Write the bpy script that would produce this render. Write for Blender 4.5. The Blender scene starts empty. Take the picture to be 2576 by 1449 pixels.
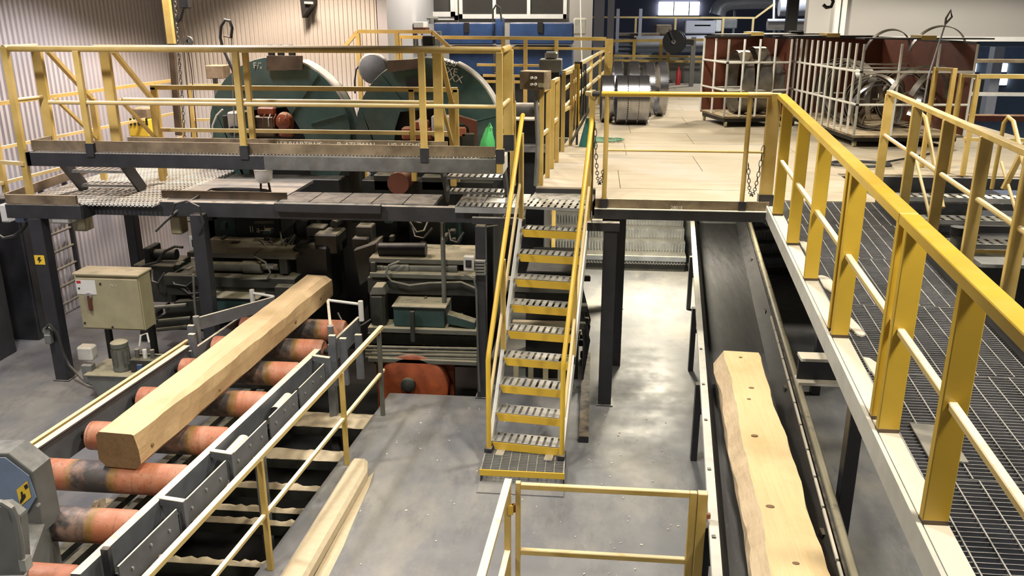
import bpy, bmesh, math, random
from mathutils import Vector, Matrix
random.seed(7)
SC = bpy.context.scene
COL = SC.collection
# ------------------------------------------------------------------ camera
F_PX, CX, CY, CAM_Z = 2141.0, 1288.0, 724.5, 4.2
TILT, YAW = math.radians(17.8), math.radians(5.5)
cam = bpy.data.cameras.new('camera')
cam.sensor_width = 36.0
cam.lens = F_PX / 2576.0 * 36.0
cam.clip_start = 0.05
camo = bpy.data.objects.new('camera', cam)
camo.location = (0, 0, CAM_Z)
camo.rotation_euler = (math.pi / 2 - TILT, 0, YAW)
COL.objects.link(camo)
SC.camera = camo
# ------------------------------------------------------------------ world, exposure
w = bpy.data.worlds.new('hall_ambient'); SC.world = w
w.use_nodes = True
w.node_tree.nodes['Background'].inputs[0].default_value = (0.55, 0.6, 0.75, 1)
w.node_tree.nodes['Background'].inputs[1].default_value = 0.3
SC.view_settings.view_transform = 'Standard'
SC.view_settings.look = 'None'
SC.view_settings.gamma = 1.0
SC.view_settings.use_curve_mapping = False
SC.view_settings.exposure = 0.40
# ------------------------------------------------------------------ lamps of the hall, plus one added fill lamp
def spot(name, loc, target, power, angle, blend, col, radius=0.25):
    l = bpy.data.lights.new(name, 'SPOT')
    l.energy = power; l.spot_size = math.radians(angle); l.spot_blend = blend
    l.color = col; l.shadow_soft_size = radius
    o = bpy.data.objects.new(name, l)
    o.location = loc
    o.rotation_euler = (Vector(target) - Vector(loc)).to_track_quat('-Z', 'Y').to_euler()
    COL.objects.link(o)
    return o
def area(name, loc, size, power, col, rot=(0, 0, 0), sy=None):
    l = bpy.data.lights.new(name, 'AREA')
    l.energy = power; l.color = col
    l.shape = 'RECTANGLE' if sy else 'SQUARE'
    l.size = size
    if sy: l.size_y = sy
    o = bpy.data.objects.new(name, l); o.location = loc; o.rotation_euler = rot
    COL.objects.link(o)
    return o
WARM = (1.0, 0.925, 0.79)
COOL = (0.86, 0.9, 1.0)
for (x, y, p_, c_, an) in ((-5.2, 10.6, 560, (1.0, 0.9, 0.92), 113), (-5.4, 6.2, 640, (0.98, 0.93, 0.95), 113), (-1.4, 5.6, 520, WARM, 113), (1.3, 8.6, 600, WARM, 113), (1.0, 13.6, 500, WARM, 113),
                           (3.2, 18.6, 620, WARM, 150), (5.6, 9.6, 560, WARM, 113), (2.6, 2.6, 620, WARM, 113), (-4.2, 1.6, 520, WARM, 113), (-4.4, 12.3, 640, (1.0, 0.78, 0.62), 113), (8.0, 16.5, 760, WARM, 150), (-2.0, 16.2, 420, (1.0, 0.9, 0.76), 150), (5, 27, 620, COOL, 150)):  # nearest left lamp is added, without a visible source, to brighten surfaces facing the camera
    spot('high_bay_or_fill_lamp', (x, y, 6.0), (x, y, 0), p_, an, 0.14, c_, 0.28)
area('underdeck_lamp', (0.95, 12.6, 1.9), 0.4, 190, (1.0, 0.9, 0.7))
# ------------------------------------------------------------------ helpers
def ray(x, y):
    a = (x - CX) / F_PX; b = (CY - y) / F_PX
    fy = math.cos(TILT) + b * math.sin(TILT); z = -math.sin(TILT) + b * math.cos(TILT)
    return Vector((a * math.cos(YAW) - fy * math.sin(YAW), a * math.sin(YAW) + fy * math.cos(YAW), z))
def U(x, y, z=None, Y=None, X=None):
    """measured photo point -> world point on a known height / depth / width plane"""
    d = ray(x, y)
    t = (z - CAM_Z) / d.z if z is not None else (Y / d.y if Y is not None else X / d.x)
    return Vector((d.x * t, d.y * t, CAM_Z + d.z * t))
def V(*a): return Vector(a)
class MB:
    def __init__(s): s.v = []; s.f = []
    def add(s, vs, fs):
        n = len(s.v); s.v += [Vector(p) for p in vs]; s.f += [tuple(i + n for i in f) for f in fs]; return s
    def box(s, c, d, m=None):
        c = Vector(c); h = [x / 2 for x in d]
        vs = [Vector((sx * h[0], sy * h[1], sz * h[2])) for sz in (-1, 1) for sy in (-1, 1) for sx in (-1, 1)]
        if m is not None: vs = [m @ p for p in vs]
        return s.add([c + p for p in vs], [(0, 2, 3, 1), (4, 5, 7, 6), (0, 1, 5, 4), (2, 6, 7, 3), (0, 4, 6, 2), (1, 3, 7, 5)])
    def bx(s, x0, x1, y0, y1, z0, z1):
        return s.box(((x0 + x1) / 2, (y0 + y1) / 2, (z0 + z1) / 2), (abs(x1 - x0), abs(y1 - y0), abs(z1 - z0)))
    def xf(s, m):
        s.v = [m @ v for v in s.v]; return s
    def frame(s, p, q, up=(0, 0, 1)):
        p = Vector(p); q = Vector(q); d = (q - p); L = d.length; d.normalize(); up = Vector(up)
        if abs(d.dot(up)) > 0.999: up = Vector((0, 1, 0))
        x = d.cross(up).normalized(); z = x.cross(d).normalized()
        return p, q, L, Matrix((x, d, z)).transposed()
    def bar(s, p, q, w, h, up=(0, 0, 1)):
        p, q, L, m = s.frame(p, q, up)
        return s.box((p + q) / 2, (w, L, h), m)
    def cyl(s, p, q, r, n=12, r2=None, caps=True):
        p, q, L, m = s.frame(p, q); r2 = r if r2 is None else r2
        vs = []
        for (c, rr) in ((p, r), (q, r2)):
            for i in range(n):
                a = 2 * math.pi * i / n
                vs.append(c + m @ Vector((rr * math.cos(a), 0, rr * math.sin(a))))
        fs = [(i, (i + 1) % n, n + (i + 1) % n, n + i) for i in range(n)]
        if caps: fs += [tuple(range(n - 1, -1, -1)), tuple(range(n, 2 * n))]
        return s.add(vs, fs)
    def lathe(s, p, q, prof, n=24, a0=0.0, a1=2 * math.pi):
        """prof: (distance along p->q, radius) pairs"""
        p, q, L, m = s.frame(p, q)
        full = abs(a1 - a0 - 2 * math.pi) < 1e-6
        k = n if full else n + 1
        vs = []
        for (t, r) in prof:
            for i in range(k):
                a = a0 + (a1 - a0) * i / n
                vs.append(p + m @ Vector((r * math.cos(a), t, r * math.sin(a))))
        fs = []
        for j in range(len(prof) - 1):
            for i in range(n):
                b = (i + 1) % k
                fs.append((j * k + i, j * k + b, (j + 1) * k + b, (j + 1) * k + i))
        return s.add(vs, fs)
    def tube(s, pts, r, n=6):
        pts = [Vector(p) for p in pts]; rings = []
        prev = None
        for i, p in enumerate(pts):
            d = (pts[min(i + 1, len(pts) - 1)] - pts[max(i - 1, 0)]).normalized()
            ref = prev if prev is not None else (Vector((0, 0, 1)) if abs(d.z) < 0.9 else Vector((1, 0, 0)))
            x = d.cross(ref)
            if x.length < 1e-4: x = d.cross(Vector((1, 0.3, 0)))
            x.normalize(); z = x.cross(d).normalized(); prev = z
            rings.append([p + x * (r * math.cos(2 * math.pi * k / n)) + z * (r * math.sin(2 * math.pi * k / n)) for k in range(n)])
        vs = [v for rg in rings for v in rg]; fs = []
        for i in range(len(rings) - 1):
            for k in range(n):
                fs.append((i * n + k, i * n + (k + 1) % n, (i + 1) * n + (k + 1) % n, (i + 1) * n + k))
        fs += [tuple(range(n)), tuple((len(rings) - 1) * n + k for k in range(n - 1, -1, -1))]
        return s.add(vs, fs)
    def prism(s, poly, vec):
        poly = [Vector(p) for p in poly]; vec = Vector(vec); n = len(poly)
        vs = poly + [p + vec for p in poly]
        fs = [tuple(range(n)), tuple(range(2 * n - 1, n - 1, -1))] + [(i, (i + 1) % n, n + (i + 1) % n, n + i) for i in range(n)]
        return s.add(vs, fs)
    def build(s, name, mat, parent=None, loc=None, smooth=False, bevel=0.0, rot=None):
        me = bpy.data.meshes.new(name)
        root = parent
        while root is not None and root.parent is not None: root = root.parent
        base = Vector(root.location) if root is not None else Vector((0, 0, 0))
        off = base if loc is None else Vector((0, 0, 0))
        if parent is None and loc is None:
            xs = [v for v in s.v]
            lo = Vector((min(v.x for v in xs), min(v.y for v in xs), min(v.z for v in xs)))
            hi = Vector((max(v.x for v in xs), max(v.y for v in xs), max(v.z for v in xs)))
            off = Vector(((lo.x + hi.x) / 2, (lo.y + hi.y) / 2, lo.z)); loc0 = off
        elif loc is None: loc0 = Vector((0, 0, 0))
        else: loc0 = Vector(loc) - base
        if parent is not None and parent.parent is not None: loc0 = loc0 - Vector(parent.location)
        if parent is not None and parent.parent is not None and loc is None:
            loc0 = Vector((0, 0, 0)); off = base + Vector(parent.location)
        me.from_pydata([tuple(v - off) for v in s.v], [], s.f)
        bm = bmesh.new(); bm.from_mesh(me); bmesh.ops.recalc_face_normals(bm, faces=bm.faces); bm.to_mesh(me); bm.free()
        me.materials.append(mat)
        if smooth:
            for p in me.polygons: p.use_smooth = True
            try: me.set_sharp_from_angle(angle=math.radians(38))
            except Exception: pass
        o = bpy.data.objects.new(name, me); COL.objects.link(o)
        o.location = loc0
        if rot: o.rotation_euler = rot
        if parent is not None: o.parent = parent
        if bevel:
            b = o.modifiers.new('bevel', 'BEVEL'); b.width = bevel; b.segments = 1; b.limit_method = 'ANGLE'; b.angle_limit = math.radians(50)
        return o
def tag(o, label, cat, group=None):
    o['label'] = label; o['category'] = cat
    if group: o['group'] = group
    return o
def struct(o, label=None, cat=None):
    o['kind'] = 'structure'
    if label: o['label'] = label
    if cat: o['category'] = cat
    return o
def thing(name, label, cat, loc=(0, 0, 0), group=None):
    o = bpy.data.objects.new(name, None); o.empty_display_size = 0.1
    COL.objects.link(o); o.location = loc
    return tag(o, label, cat, group)
def dup(o, loc, parent=None, rot=None):
    """copy of one mesh piece (shared data); loc is in world space"""
    c = o.copy(); COL.objects.link(c)
    par = parent if parent is not None else o.parent
    c.parent = par
    root = par
    while root is not None and root.parent is not None: root = root.parent
    base = Vector(root.location) if root is not None else Vector((0, 0, 0))
    if par is not None and par.parent is not None: base = base + Vector(par.location)
    c.location = Vector(loc) - base
    if rot is not None: c.rotation_euler = rot
    return c
def copy_tree(o, loc=None, label=None, rotz=None, parent=None):
    c = o.copy(); COL.objects.link(c); c.parent = parent
    if loc is not None: c.location = loc
    if rotz is not None: c.rotation_euler = (0, 0, rotz)
    if label: c['label'] = label
    for ch in list(o.children): copy_tree(ch, parent=c)
    return c
def text(string, size, mat, name, parent, loc, rot, sx=1.0):
    cu = bpy.data.curves.new(name, 'FONT'); cu.body = string; cu.size = size; cu.extrude = 0.001
    t = bpy.data.objects.new(name, cu); COL.objects.link(t)
    dg = bpy.context.evaluated_depsgraph_get()
    me = bpy.data.meshes.new_from_object(t.evaluated_get(dg))
    COL.objects.unlink(t); bpy.data.objects.remove(t)
    me.materials.clear(); me.materials.append(mat)
    o = bpy.data.objects.new(name, me); COL.objects.link(o)
    root = parent
    while root is not None and root.parent is not None: root = root.parent
    base = Vector(root.location) if root is not None else Vector((0, 0, 0))
    if parent is not None and parent.parent is not None: base = base + Vector(parent.location)
    o.location = Vector(loc) - base; o.rotation_euler = rot; o.scale = (sx, 1, 1)
    o.parent = parent
    return o
# ------------------------------------------------------------------ materials
DUST = (0.66, 0.53, 0.34)
def nodes(name):
    m = bpy.data.materials.new(name); m.use_nodes = True
    nt = m.node_tree; return m, nt, nt.nodes['Principled BSDF']
def N(nt, t, **k):
    n = nt.nodes.new(t)
    for a, b in k.items():
        if a.startswith('i_'): n.inputs[a[2:].replace('_', ' ')].default_value = b
        else: setattr(n, a, b)
    return n
def ramp(nt, fac, stops):
    r = nt.nodes.new('ShaderNodeValToRGB'); el = r.color_ramp.elements
    while len(el) < len(stops): el.new(0.5)
    for e, (p, c) in zip(el, stops):
        e.position = p; e.color = (c[0], c[1], c[2], 1) if hasattr(c, '__len__') else (c, c, c, 1)
    nt.links.new(fac, r.inputs[0]); return r.outputs[0]
def mix(nt, fac, a, b, mode='MIX'):
    m = nt.nodes.new('ShaderNodeMix'); m.data_type = 'RGBA'; m.blend_type = mode
    for sock, val in ((m.inputs[0], fac), (m.inputs[6], a), (m.inputs[7], b)):
        if hasattr(val, 'is_linked'): nt.links.new(val, sock)
        elif hasattr(val, '__len__'): sock.default_value = (val[0], val[1], val[2], 1)
        else: sock.default_value = val
    return m.outputs[2]
def noise(nt, scale, detail=4, rough=0.55, coord=None, stretch=None):
    n = N(nt, 'ShaderNodeTexNoise'); n.inputs['Scale'].default_value = scale
    n.inputs['Detail'].default_value = detail; n.inputs['Roughness'].default_value = rough
    c = coord
    if c is None:
        g = N(nt, 'ShaderNodeNewGeometry'); c = g.outputs['Position']
    if stretch:
        mp = N(nt, 'ShaderNodeMapping'); mp.inputs['Scale'].default_value = stretch
        nt.links.new(c, mp.inputs[0]); c = mp.outputs[0]
    nt.links.new(c, n.inputs['Vector'])
    return n.outputs['Fac']
def objcoord(nt):
    return N(nt, 'ShaderNodeTexCoord').outputs['Object']
def dusty(name, col, dust=0.7, rough=0.55, metal=0.0, var=0.25, scale=5.0, dustcol=DUST, spread=0.0, rust=0.0):
    """painted metal with wear, sawdust settled on everything that faces up"""
    m, nt, b = nodes(name)
    n1 = noise(nt, scale)
    base = mix(nt, ramp(nt, n1, [(0.3, 0.0), (0.7, 1.0)]), [c * (1 - var) for c in col], [min(1, c * (1 + var)) for c in col])
    if rust:
        base = mix(nt, ramp(nt, noise(nt, scale * 2.3, 6, 0.7), [(0.62 - 0.12 * rust, 0.0), (0.7, rust)]), base, (0.12, 0.07, 0.035))
    g = N(nt, 'ShaderNodeNewGeometry'); s = N(nt, 'ShaderNodeSeparateXYZ'); nt.links.new(g.outputs['Normal'], s.inputs[0])
    up = ramp(nt, s.outputs[2], [(0.45, 0.0), (0.9, 1.0)])
    patch = ramp(nt, noise(nt, 9.0, 5, 0.6), [(0.38 - 0.25 * dust, 0.0), (0.72 - 0.3 * dust, 1.0)])
    mu = N(nt, 'ShaderNodeMath', operation='MULTIPLY'); nt.links.new(up, mu.inputs[0]); nt.links.new(patch, mu.inputs[1])
    mu2 = N(nt, 'ShaderNodeMath', operation='MULTIPLY'); nt.links.new(mu.outputs[0], mu2.inputs[0]); mu2.inputs[1].default_value = min(1.0, dust * 1.2)
    fac = mu2.outputs[0]
    if spread:
        film = ramp(nt, noise(nt, 3.0, 5, 0.6), [(0.4, 0.0), (0.75, spread)])
        mx = N(nt, 'ShaderNodeMath', operation='MAXIMUM'); nt.links.new(fac, mx.inputs[0]); nt.links.new(film, mx.inputs[1]); fac = mx.outputs[0]
    out = mix(nt, fac, base, dustcol)
    nt.links.new(out, b.inputs['Base Color'])
    b.inputs['Roughness'].default_value = rough; b.inputs['Metallic'].default_value = metal
    return m
def flat(name, col, rough=0.6, metal=0.0, emit=0.0, var=0.12, scale=8.0):
    m, nt, b = nodes(name)
    if emit:
        b.inputs['Base Color'].default_value = (*col, 1)
        b.inputs['Emission Color'].default_value = (*col, 1); b.inputs['Emission Strength'].default_value = emit
    else:
        c = mix(nt, noise(nt, scale), [x * (1 - var) for x in col], [min(1, x * (1 + var)) for x in col])
        nt.links.new(c, b.inputs['Base Color'])
    b.inputs['Roughness'].default_value = rough; b.inputs['Metallic'].default_value = metal
    return m
M = {}
M['yellow'] = dusty('yellow_paint', (0.50, 0.345, 0.085), 0.85, 0.5, dustcol=(0.70, 0.56, 0.33), var=0.15, spread=0.25, scale=3)
M['yellow_clean'] = dusty('yellow_clean', (0.60, 0.395, 0.04), 0.15, 0.35, dustcol=(0.8, 0.62, 0.3), var=0.1, scale=3)
M['yellow_mid'] = dusty('yellow_dusted', (0.58, 0.43, 0.17), 1.0, 0.55, dustcol=(0.86, 0.76, 0.54), var=0.12, scale=4)
M['black'] = dusty('black_steel', (0.028, 0.029, 0.033), 0.5, 0.45, var=0.25, dustcol=(0.5, 0.46, 0.38))
M['black_clean'] = dusty('black_column', (0.026, 0.027, 0.032), 0.25, 0.4, var=0.2)
M['beam'] = dusty('grey_beam', (0.026, 0.027, 0.03), 0.7, 0.5, var=0.3, dustcol=(0.6, 0.55, 0.45))
M['beam_worn'] = dusty('worn_grey_beam', (0.10, 0.10, 0.095), 0.25, 0.55, var=0.4, rust=0.5, dustcol=(0.6, 0.52, 0.38))
M['toe'] = dusty('toe_board', (0.13, 0.095, 0.055), 0.8, 0.7, var=0.35, spread=0.3)
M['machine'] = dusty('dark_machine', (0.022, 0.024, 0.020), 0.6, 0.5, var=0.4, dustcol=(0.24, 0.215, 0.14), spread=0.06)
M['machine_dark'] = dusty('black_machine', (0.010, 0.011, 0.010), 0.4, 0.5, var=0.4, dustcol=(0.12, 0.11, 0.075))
M['machine_green'] = dusty('green_machine', (0.018, 0.050, 0.048), 0.8, 0.5, var=0.25, dustcol=(0.34, 0.30, 0.19), spread=0.06)
M['disc'] = dusty('green_housing', (0.030, 0.078, 0.072), 0.5, 0.5, var=0.3, scale=2.2, dustcol=(0.4, 0.36, 0.25), spread=0.15)
M['disc_rim'] = dusty('worn_rim', (0.50, 0.49, 0.45), 0.4, 0.5, var=0.3, scale=6)
M['motor'] = dusty('rust_orange', (0.24, 0.075, 0.035), 0.3, 0.6, var=0.4, rust=0.3)
M['orange_dark'] = dusty('dirty_orange', (0.26, 0.06, 0.02), 0.5, 0.5, var=0.4, rust=0.4)
M['pipe_dusty'] = dusty('dusty_pipe', (0.10, 0.102, 0.085), 0.85, 0.55, var=0.25, dustcol=(0.40, 0.355, 0.235))
M['cabinet'] = dusty('olive_beige_cabinet', (0.34, 0.31, 0.19), 0.7, 0.5, var=0.12)
M['frame_grey'] = dusty('conveyor_grey', (0.11, 0.118, 0.13), 1.0, 0.45, var=0.22, dustcol=(0.74, 0.65, 0.48))
M['white_steel'] = dusty('white_steel', (0.62, 0.62, 0.58), 0.7, 0.4, var=0.1, dustcol=(0.8, 0.72, 0.56))
M['stringer'] = dusty('stair_stringer', (0.56, 0.56, 0.52), 0.5, 0.4, var=0.12, dustcol=(0.75, 0.7, 0.58))
M['galv'] = dusty('galvanised', (0.40, 0.41, 0.41), 0.6, 0.4, 0.6, var=0.2, dustcol=(0.62, 0.58, 0.48))
M['grate'] = dusty('grating_bar', (0.16, 0.165, 0.18), 0.75, 0.4, 0.4, var=0.3, dustcol=(0.66, 0.64, 0.60))
M['rubber'] = flat('black_rubber', (0.02, 0.021, 0.022), 0.5)
M['cable'] = dusty('cable', (0.03, 0.03, 0.03), 0.9, 0.6, dustcol=(0.35, 0.31, 0.24))
M['chalk'] = flat('chalk', (0.62, 0.58, 0.48), 0.9)
M['white_plastic'] = flat('white_plastic', (0.70, 0.70, 0.66), 0.4)
M['grey_plastic'] = dusty('grey_plastic', (0.42, 0.42, 0.39), 0.5, 0.4)
M['blue_paint'] = dusty('blue_machine', (0.035, 0.075, 0.20), 0.4, 0.4, var=0.2)
M['blue_cover'] = dusty('blue_grey_cover', (0.17, 0.24, 0.37), 0.4, 0.45, var=0.12, dustcol=(0.5, 0.47, 0.4))
M['steel_grey'] = dusty('grey_cover', (0.15, 0.155, 0.15), 0.6, 0.45, var=0.2, dustcol=(0.55, 0.5, 0.42))
M['cover_grey'] = dusty('cover_grey', (0.13, 0.135, 0.13), 0.35, 0.45, var=0.2, dustcol=(0.45, 0.42, 0.36))
M['sticker'] = flat('sticker_yellow', (0.85, 0.58, 0.05), 0.5)
M['ink'] = flat('sticker_black', (0.015, 0.015, 0.015), 0.6)
M['green_cloth'] = flat('green_bag', (0.07, 0.42, 0.12), 0.55)
M['teal'] = flat('teal_cloth', (0.01, 0.12, 0.11), 0.7)
M['brown_board'] = dusty('brown_panel', (0.115, 0.033, 0.017), 0.3, 0.5, var=0.2)
M['red'] = flat('red_paint', (0.45, 0.03, 0.03), 0.4)
M['bolt'] = flat('bolt', (0.5, 0.5, 0.5), 0.35, 0.8)
M['glass'] = flat('dark_glass', (0.05, 0.048, 0.045), 0.12)
M['win_frame'] = flat('white_window_frame', (0.72, 0.72, 0.70), 0.45)
M['duct'] = flat('duct', (0.55, 0.57, 0.60), 0.35, 0.5)
M['skylight'] = flat('bright_window', (0.92, 0.92, 1.0), emit=6.0)
M['grey_wall'] = flat('grey_wall', (0.36, 0.345, 0.325), 0.7, var=0.06, scale=1.5)
M['far_wall'] = flat('far_wall', (0.085, 0.09, 0.125), 0.8, var=0.15, scale=0.8)
M['plain_wall'] = flat('plain_wall', (0.45, 0.45, 0.47), 0.7, var=0.05, scale=1.5)
M['ceiling'] = flat('ceiling_sheet', (0.30, 0.29, 0.28), 0.8)
def mat_corr(name, col):
    m, nt, b = nodes(name)
    n1 = noise(nt, 1.2, 5, 0.6); c = mix(nt, n1, [x * 0.86 for x in col], [x * 1.1 for x in col])
    st = ramp(nt, noise(nt, 3.0, 6, 0.7, stretch=(3, 3, 0.25)), [(0.55, 0.0), (0.85, 0.35)])
    c = mix(nt, st, c, [x * 0.55 for x in col])
    nt.links.new(c, b.inputs['Base Color']); b.inputs['Roughness'].default_value = 0.5
    return m
M['corr'] = mat_corr('corrugated_sheet', (0.56, 0.54, 0.545))
M['corr_back'] = mat_corr('corrugated_sheet_back', (0.58, 0.55, 0.50))
def mat_floor():
    m, nt, b = nodes('painted_concrete')
    base = mix(nt, noise(nt, 0.9, 7, 0.65), (0.14, 0.144, 0.152), (0.21, 0.212, 0.216))
    dustf = ramp(nt, noise(nt, 0.7, 8, 0.68, stretch=(1.0, 0.55, 1)), [(0.47, 0.0), (0.62, 0.65)])
    c = mix(nt, dustf, base, (0.34, 0.318, 0.27))
    dark = ramp(nt, noise(nt, 1.7, 9, 0.75, stretch=(1.6, 0.6, 1)), [(0.54, 0.0), (0.70, 0.6)])
    c = mix(nt, dark, c, (0.085, 0.088, 0.093))
    sp = ramp(nt, noise(nt, 30, 4, 0.6), [(0.64, 0.0), (0.76, 0.5)])
    c = mix(nt, sp, c, (0.46, 0.43, 0.37))
    nt.links.new(c, b.inputs['Base Color'])
    r = ramp(nt, noise(nt, 1.5, 6, 0.65), [(0.35, 0.40), (0.7, 0.75)])
    nt.links.new(r, b.inputs['Roughness'])
    return m
M['floor'] = mat_floor()
def mat_ply():
    m, nt, b = nodes('sawdust_plywood')
    base = mix(nt, noise(nt, 1.1, 7, 0.65), (0.34, 0.28, 0.185), (0.47, 0.405, 0.30))
    st = ramp(nt, noise(nt, 1.6, 8, 0.72, stretch=(0.45, 3.0, 1)), [(0.48, 0.0), (0.68, 0.65)])
    c = mix(nt, st, base, (0.31, 0.235, 0.14))
    gr = ramp(nt, noise(nt, 0.8, 7, 0.65), [(0.5, 0.0), (0.7, 0.6)])
    c = mix(nt, gr, c, (0.42, 0.40, 0.365))
    sp = ramp(nt, noise(nt, 26, 4, 0.6), [(0.62, 0.0), (0.74, 0.4)])
    c = mix(nt, sp, c, (0.24, 0.17, 0.10))
    nt.links.new(c, b.inputs['Base Color']); b.inputs['Roughness'].default_value = 0.8
    return m
M['ply'] = mat_ply()
def mat_sawdust(name='sawdust', a=(0.50, 0.40, 0.25), c2=(0.74, 0.63, 0.44)):
    m, nt, b = nodes(name)
    c = mix(nt, noise(nt, 14, 8, 0.7), a, c2)
    nt.links.new(c, b.inputs['Base Color']); b.inputs['Roughness'].default_value = 0.95
    bp = N(nt, 'ShaderNodeBump'); bp.inputs['Strength'].default_value = 0.5; bp.inputs['Distance'].default_value = 0.01
    nt.links.new(noise(nt, 60, 6, 0.7), bp.inputs['Height']); nt.links.new(bp.outputs[0], b.inputs['Normal'])
    return m
M['sawdust'] = mat_sawdust()
M['feeder'] = dusty('feeder_steel', (0.20, 0.205, 0.20), 0.4, 0.4, 0.5, var=0.35, dustcol=(0.4, 0.36, 0.27))
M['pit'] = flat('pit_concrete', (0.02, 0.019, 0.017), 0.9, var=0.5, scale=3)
M['sawdust_pale'] = mat_sawdust('sawdust_pale', (0.62, 0.56, 0.45), (0.86, 0.81, 0.70))
def mat_log(name, c1, c2, c3, axis_scale):
    m, nt, b = nodes(name)
    oc = objcoord(nt)
    base = mix(nt, noise(nt, 5, 6, 0.6, oc, axis_scale), c1, c2)
    gr = ramp(nt, noise(nt, 22, 6, 0.65, oc, (axis_scale[0] * 2, axis_scale[1] * 0.7, axis_scale[2] * 2)), [(0.45, 0.0), (0.75, 0.55)])
    c = mix(nt, gr, base, c3)
    blot = ramp(nt, noise(nt, 2.2, 5, 0.6, oc), [(0.52, 0.0), (0.75, 0.5)])
    c = mix(nt, blot, c, [x * 0.8 for x in c3])
    nt.links.new(c, b.inputs['Base Color']); b.inputs['Roughness'].default_value = 0.65
    bp = N(nt, 'ShaderNodeBump'); bp.inputs['Strength'].default_value = 0.35; bp.inputs['Distance'].default_value = 0.01
    nt.links.new(noise(nt, 30, 6, 0.6, oc, axis_scale), bp.inputs['Height']); nt.links.new(bp.outputs[0], b.inputs['Normal'])
    return m
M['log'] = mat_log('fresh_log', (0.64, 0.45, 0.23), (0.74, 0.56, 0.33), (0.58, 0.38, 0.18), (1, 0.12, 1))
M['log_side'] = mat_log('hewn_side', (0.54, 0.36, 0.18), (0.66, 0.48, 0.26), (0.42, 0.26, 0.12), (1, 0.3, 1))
M['log_pale'] = mat_log('pale_log', (0.80, 0.57, 0.28), (0.90, 0.70, 0.40), (0.74, 0.48, 0.20), (1, 0.12, 1))
M['log_wane'] = mat_log('pale_wane', (0.62, 0.46, 0.28), (0.82, 0.68, 0.47), (0.44, 0.30, 0.16), (1, 0.4, 1))
M['log_end'] = mat_log('log_end', (0.20, 0.125, 0.06), (0.36, 0.23, 0.11), (0.11, 0.065, 0.03), (1, 1, 1))
M['knot'] = flat('knot', (0.25, 0.15, 0.07), 0.7)
def mat_belt():
    m, nt, b = nodes('conveyor_belt')
    c = mix(nt, noise(nt, 4, 7, 0.65, stretch=(6, 0.5, 1)), (0.006, 0.006, 0.007), (0.085, 0.085, 0.088))
    sp = ramp(nt, noise(nt, 24, 4, 0.6), [(0.62, 0.0), (0.75, 0.35)])
    c = mix(nt, sp, c, (0.22, 0.2, 0.18))
    nt.links.new(c, b.inputs['Base Color'])
    b.inputs['Roughness'].default_value = 0.5
    return m
M['belt'] = mat_belt()
def mat_roller(name, e0, e1):
    m, nt, b = nodes(name)
    oc = objcoord(nt); s = N(nt, 'ShaderNodeSeparateXYZ'); nt.links.new(oc, s.inputs[0])
    n = noise(nt, 9, 5, 0.6, oc)
    ad = N(nt, 'ShaderNodeMath', operation='MULTIPLY_ADD'); nt.links.new(n, ad.inputs[0]); ad.inputs[1].default_value = 0.05; nt.links.new(s.outputs[0], ad.inputs[2])
    org = mix(nt, noise(nt, 6, 6, 0.65, oc), (0.32, 0.10, 0.05), (0.56, 0.22, 0.11))
    dk = mix(nt, noise(nt, 10, 6, 0.7, oc), (0.02, 0.02, 0.022), (0.11, 0.10, 0.095))
    mp = N(nt, 'ShaderNodeMapRange'); nt.links.new(ad.outputs[0], mp.inputs[0]); mp.inputs[1].default_value = 0.0; mp.inputs[2].default_value = 1.28
    band = ramp(nt, mp.outputs[0], [(e0, 0.0), (e0 + 0.04, 1.0), (e1, 1.0), (e1 + 0.04, 0.0)])
    c = mix(nt, band, org, dk)
    ol = ramp(nt, mp.outputs[0], [(e0 - 0.02, 0.0), (e0 + 0.015, 0.8), (e0 + 0.035, 0.0), (e1, 0.0), (e1 + 0.035, 0.9), (e1 + 0.08, 0.0)])
    c = mix(nt, ol, c, (0.20, 0.14, 0.02))
    pale = ramp(nt, noise(nt, 4, 5, 0.6, oc), [(0.48, 0.0), (0.72, 0.7)])
    c = mix(nt, pale, c, (0.60, 0.36, 0.25))
    scr = ramp(nt, noise(nt, 34, 5, 0.7, oc), [(0.57, 0.0), (0.70, 0.75)])
    c = mix(nt, scr, c, (0.13, 0.06, 0.03))
    lines = ramp(nt, noise(nt, 7, 3, 0.6, oc, (6, 0.3, 0.3)), [(0.60, 0.0), (0.68, 0.6)])
    c = mix(nt, lines, c, (0.16, 0.06, 0.03))
    nt.links.new(c, b.inputs['Base Color']); b.inputs['Roughness'].default_value = 0.52
    return m
M['roller'] = mat_roller('roller_paint', 0.26, 0.52)
M['roller_far'] = mat_roller('roller_paint_far', 0.42, 0.72)
def mat_blade():
    m, nt, b = nodes('saw_blade_steel')
    c = mix(nt, noise(nt, 8, 4, 0.5, objcoord(nt), (12, 1, 1)), (0.26, 0.265, 0.29), (0.55, 0.56, 0.61))
    nt.links.new(c, b.inputs['Base Color']); b.inputs['Metallic'].default_value = 1.0; b.inputs['Roughness'].default_value = 0.24
    return m
M['blade'] = mat_blade()
M['blade_dull'] = dusty('dull_blade_steel', (0.20, 0.185, 0.165), 0.4, 0.35, 0.7, var=0.35)
M['rust_steel'] = dusty('brown_steel', (0.10, 0.07, 0.045), 0.6, 0.5, 0.2, var=0.4)
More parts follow.
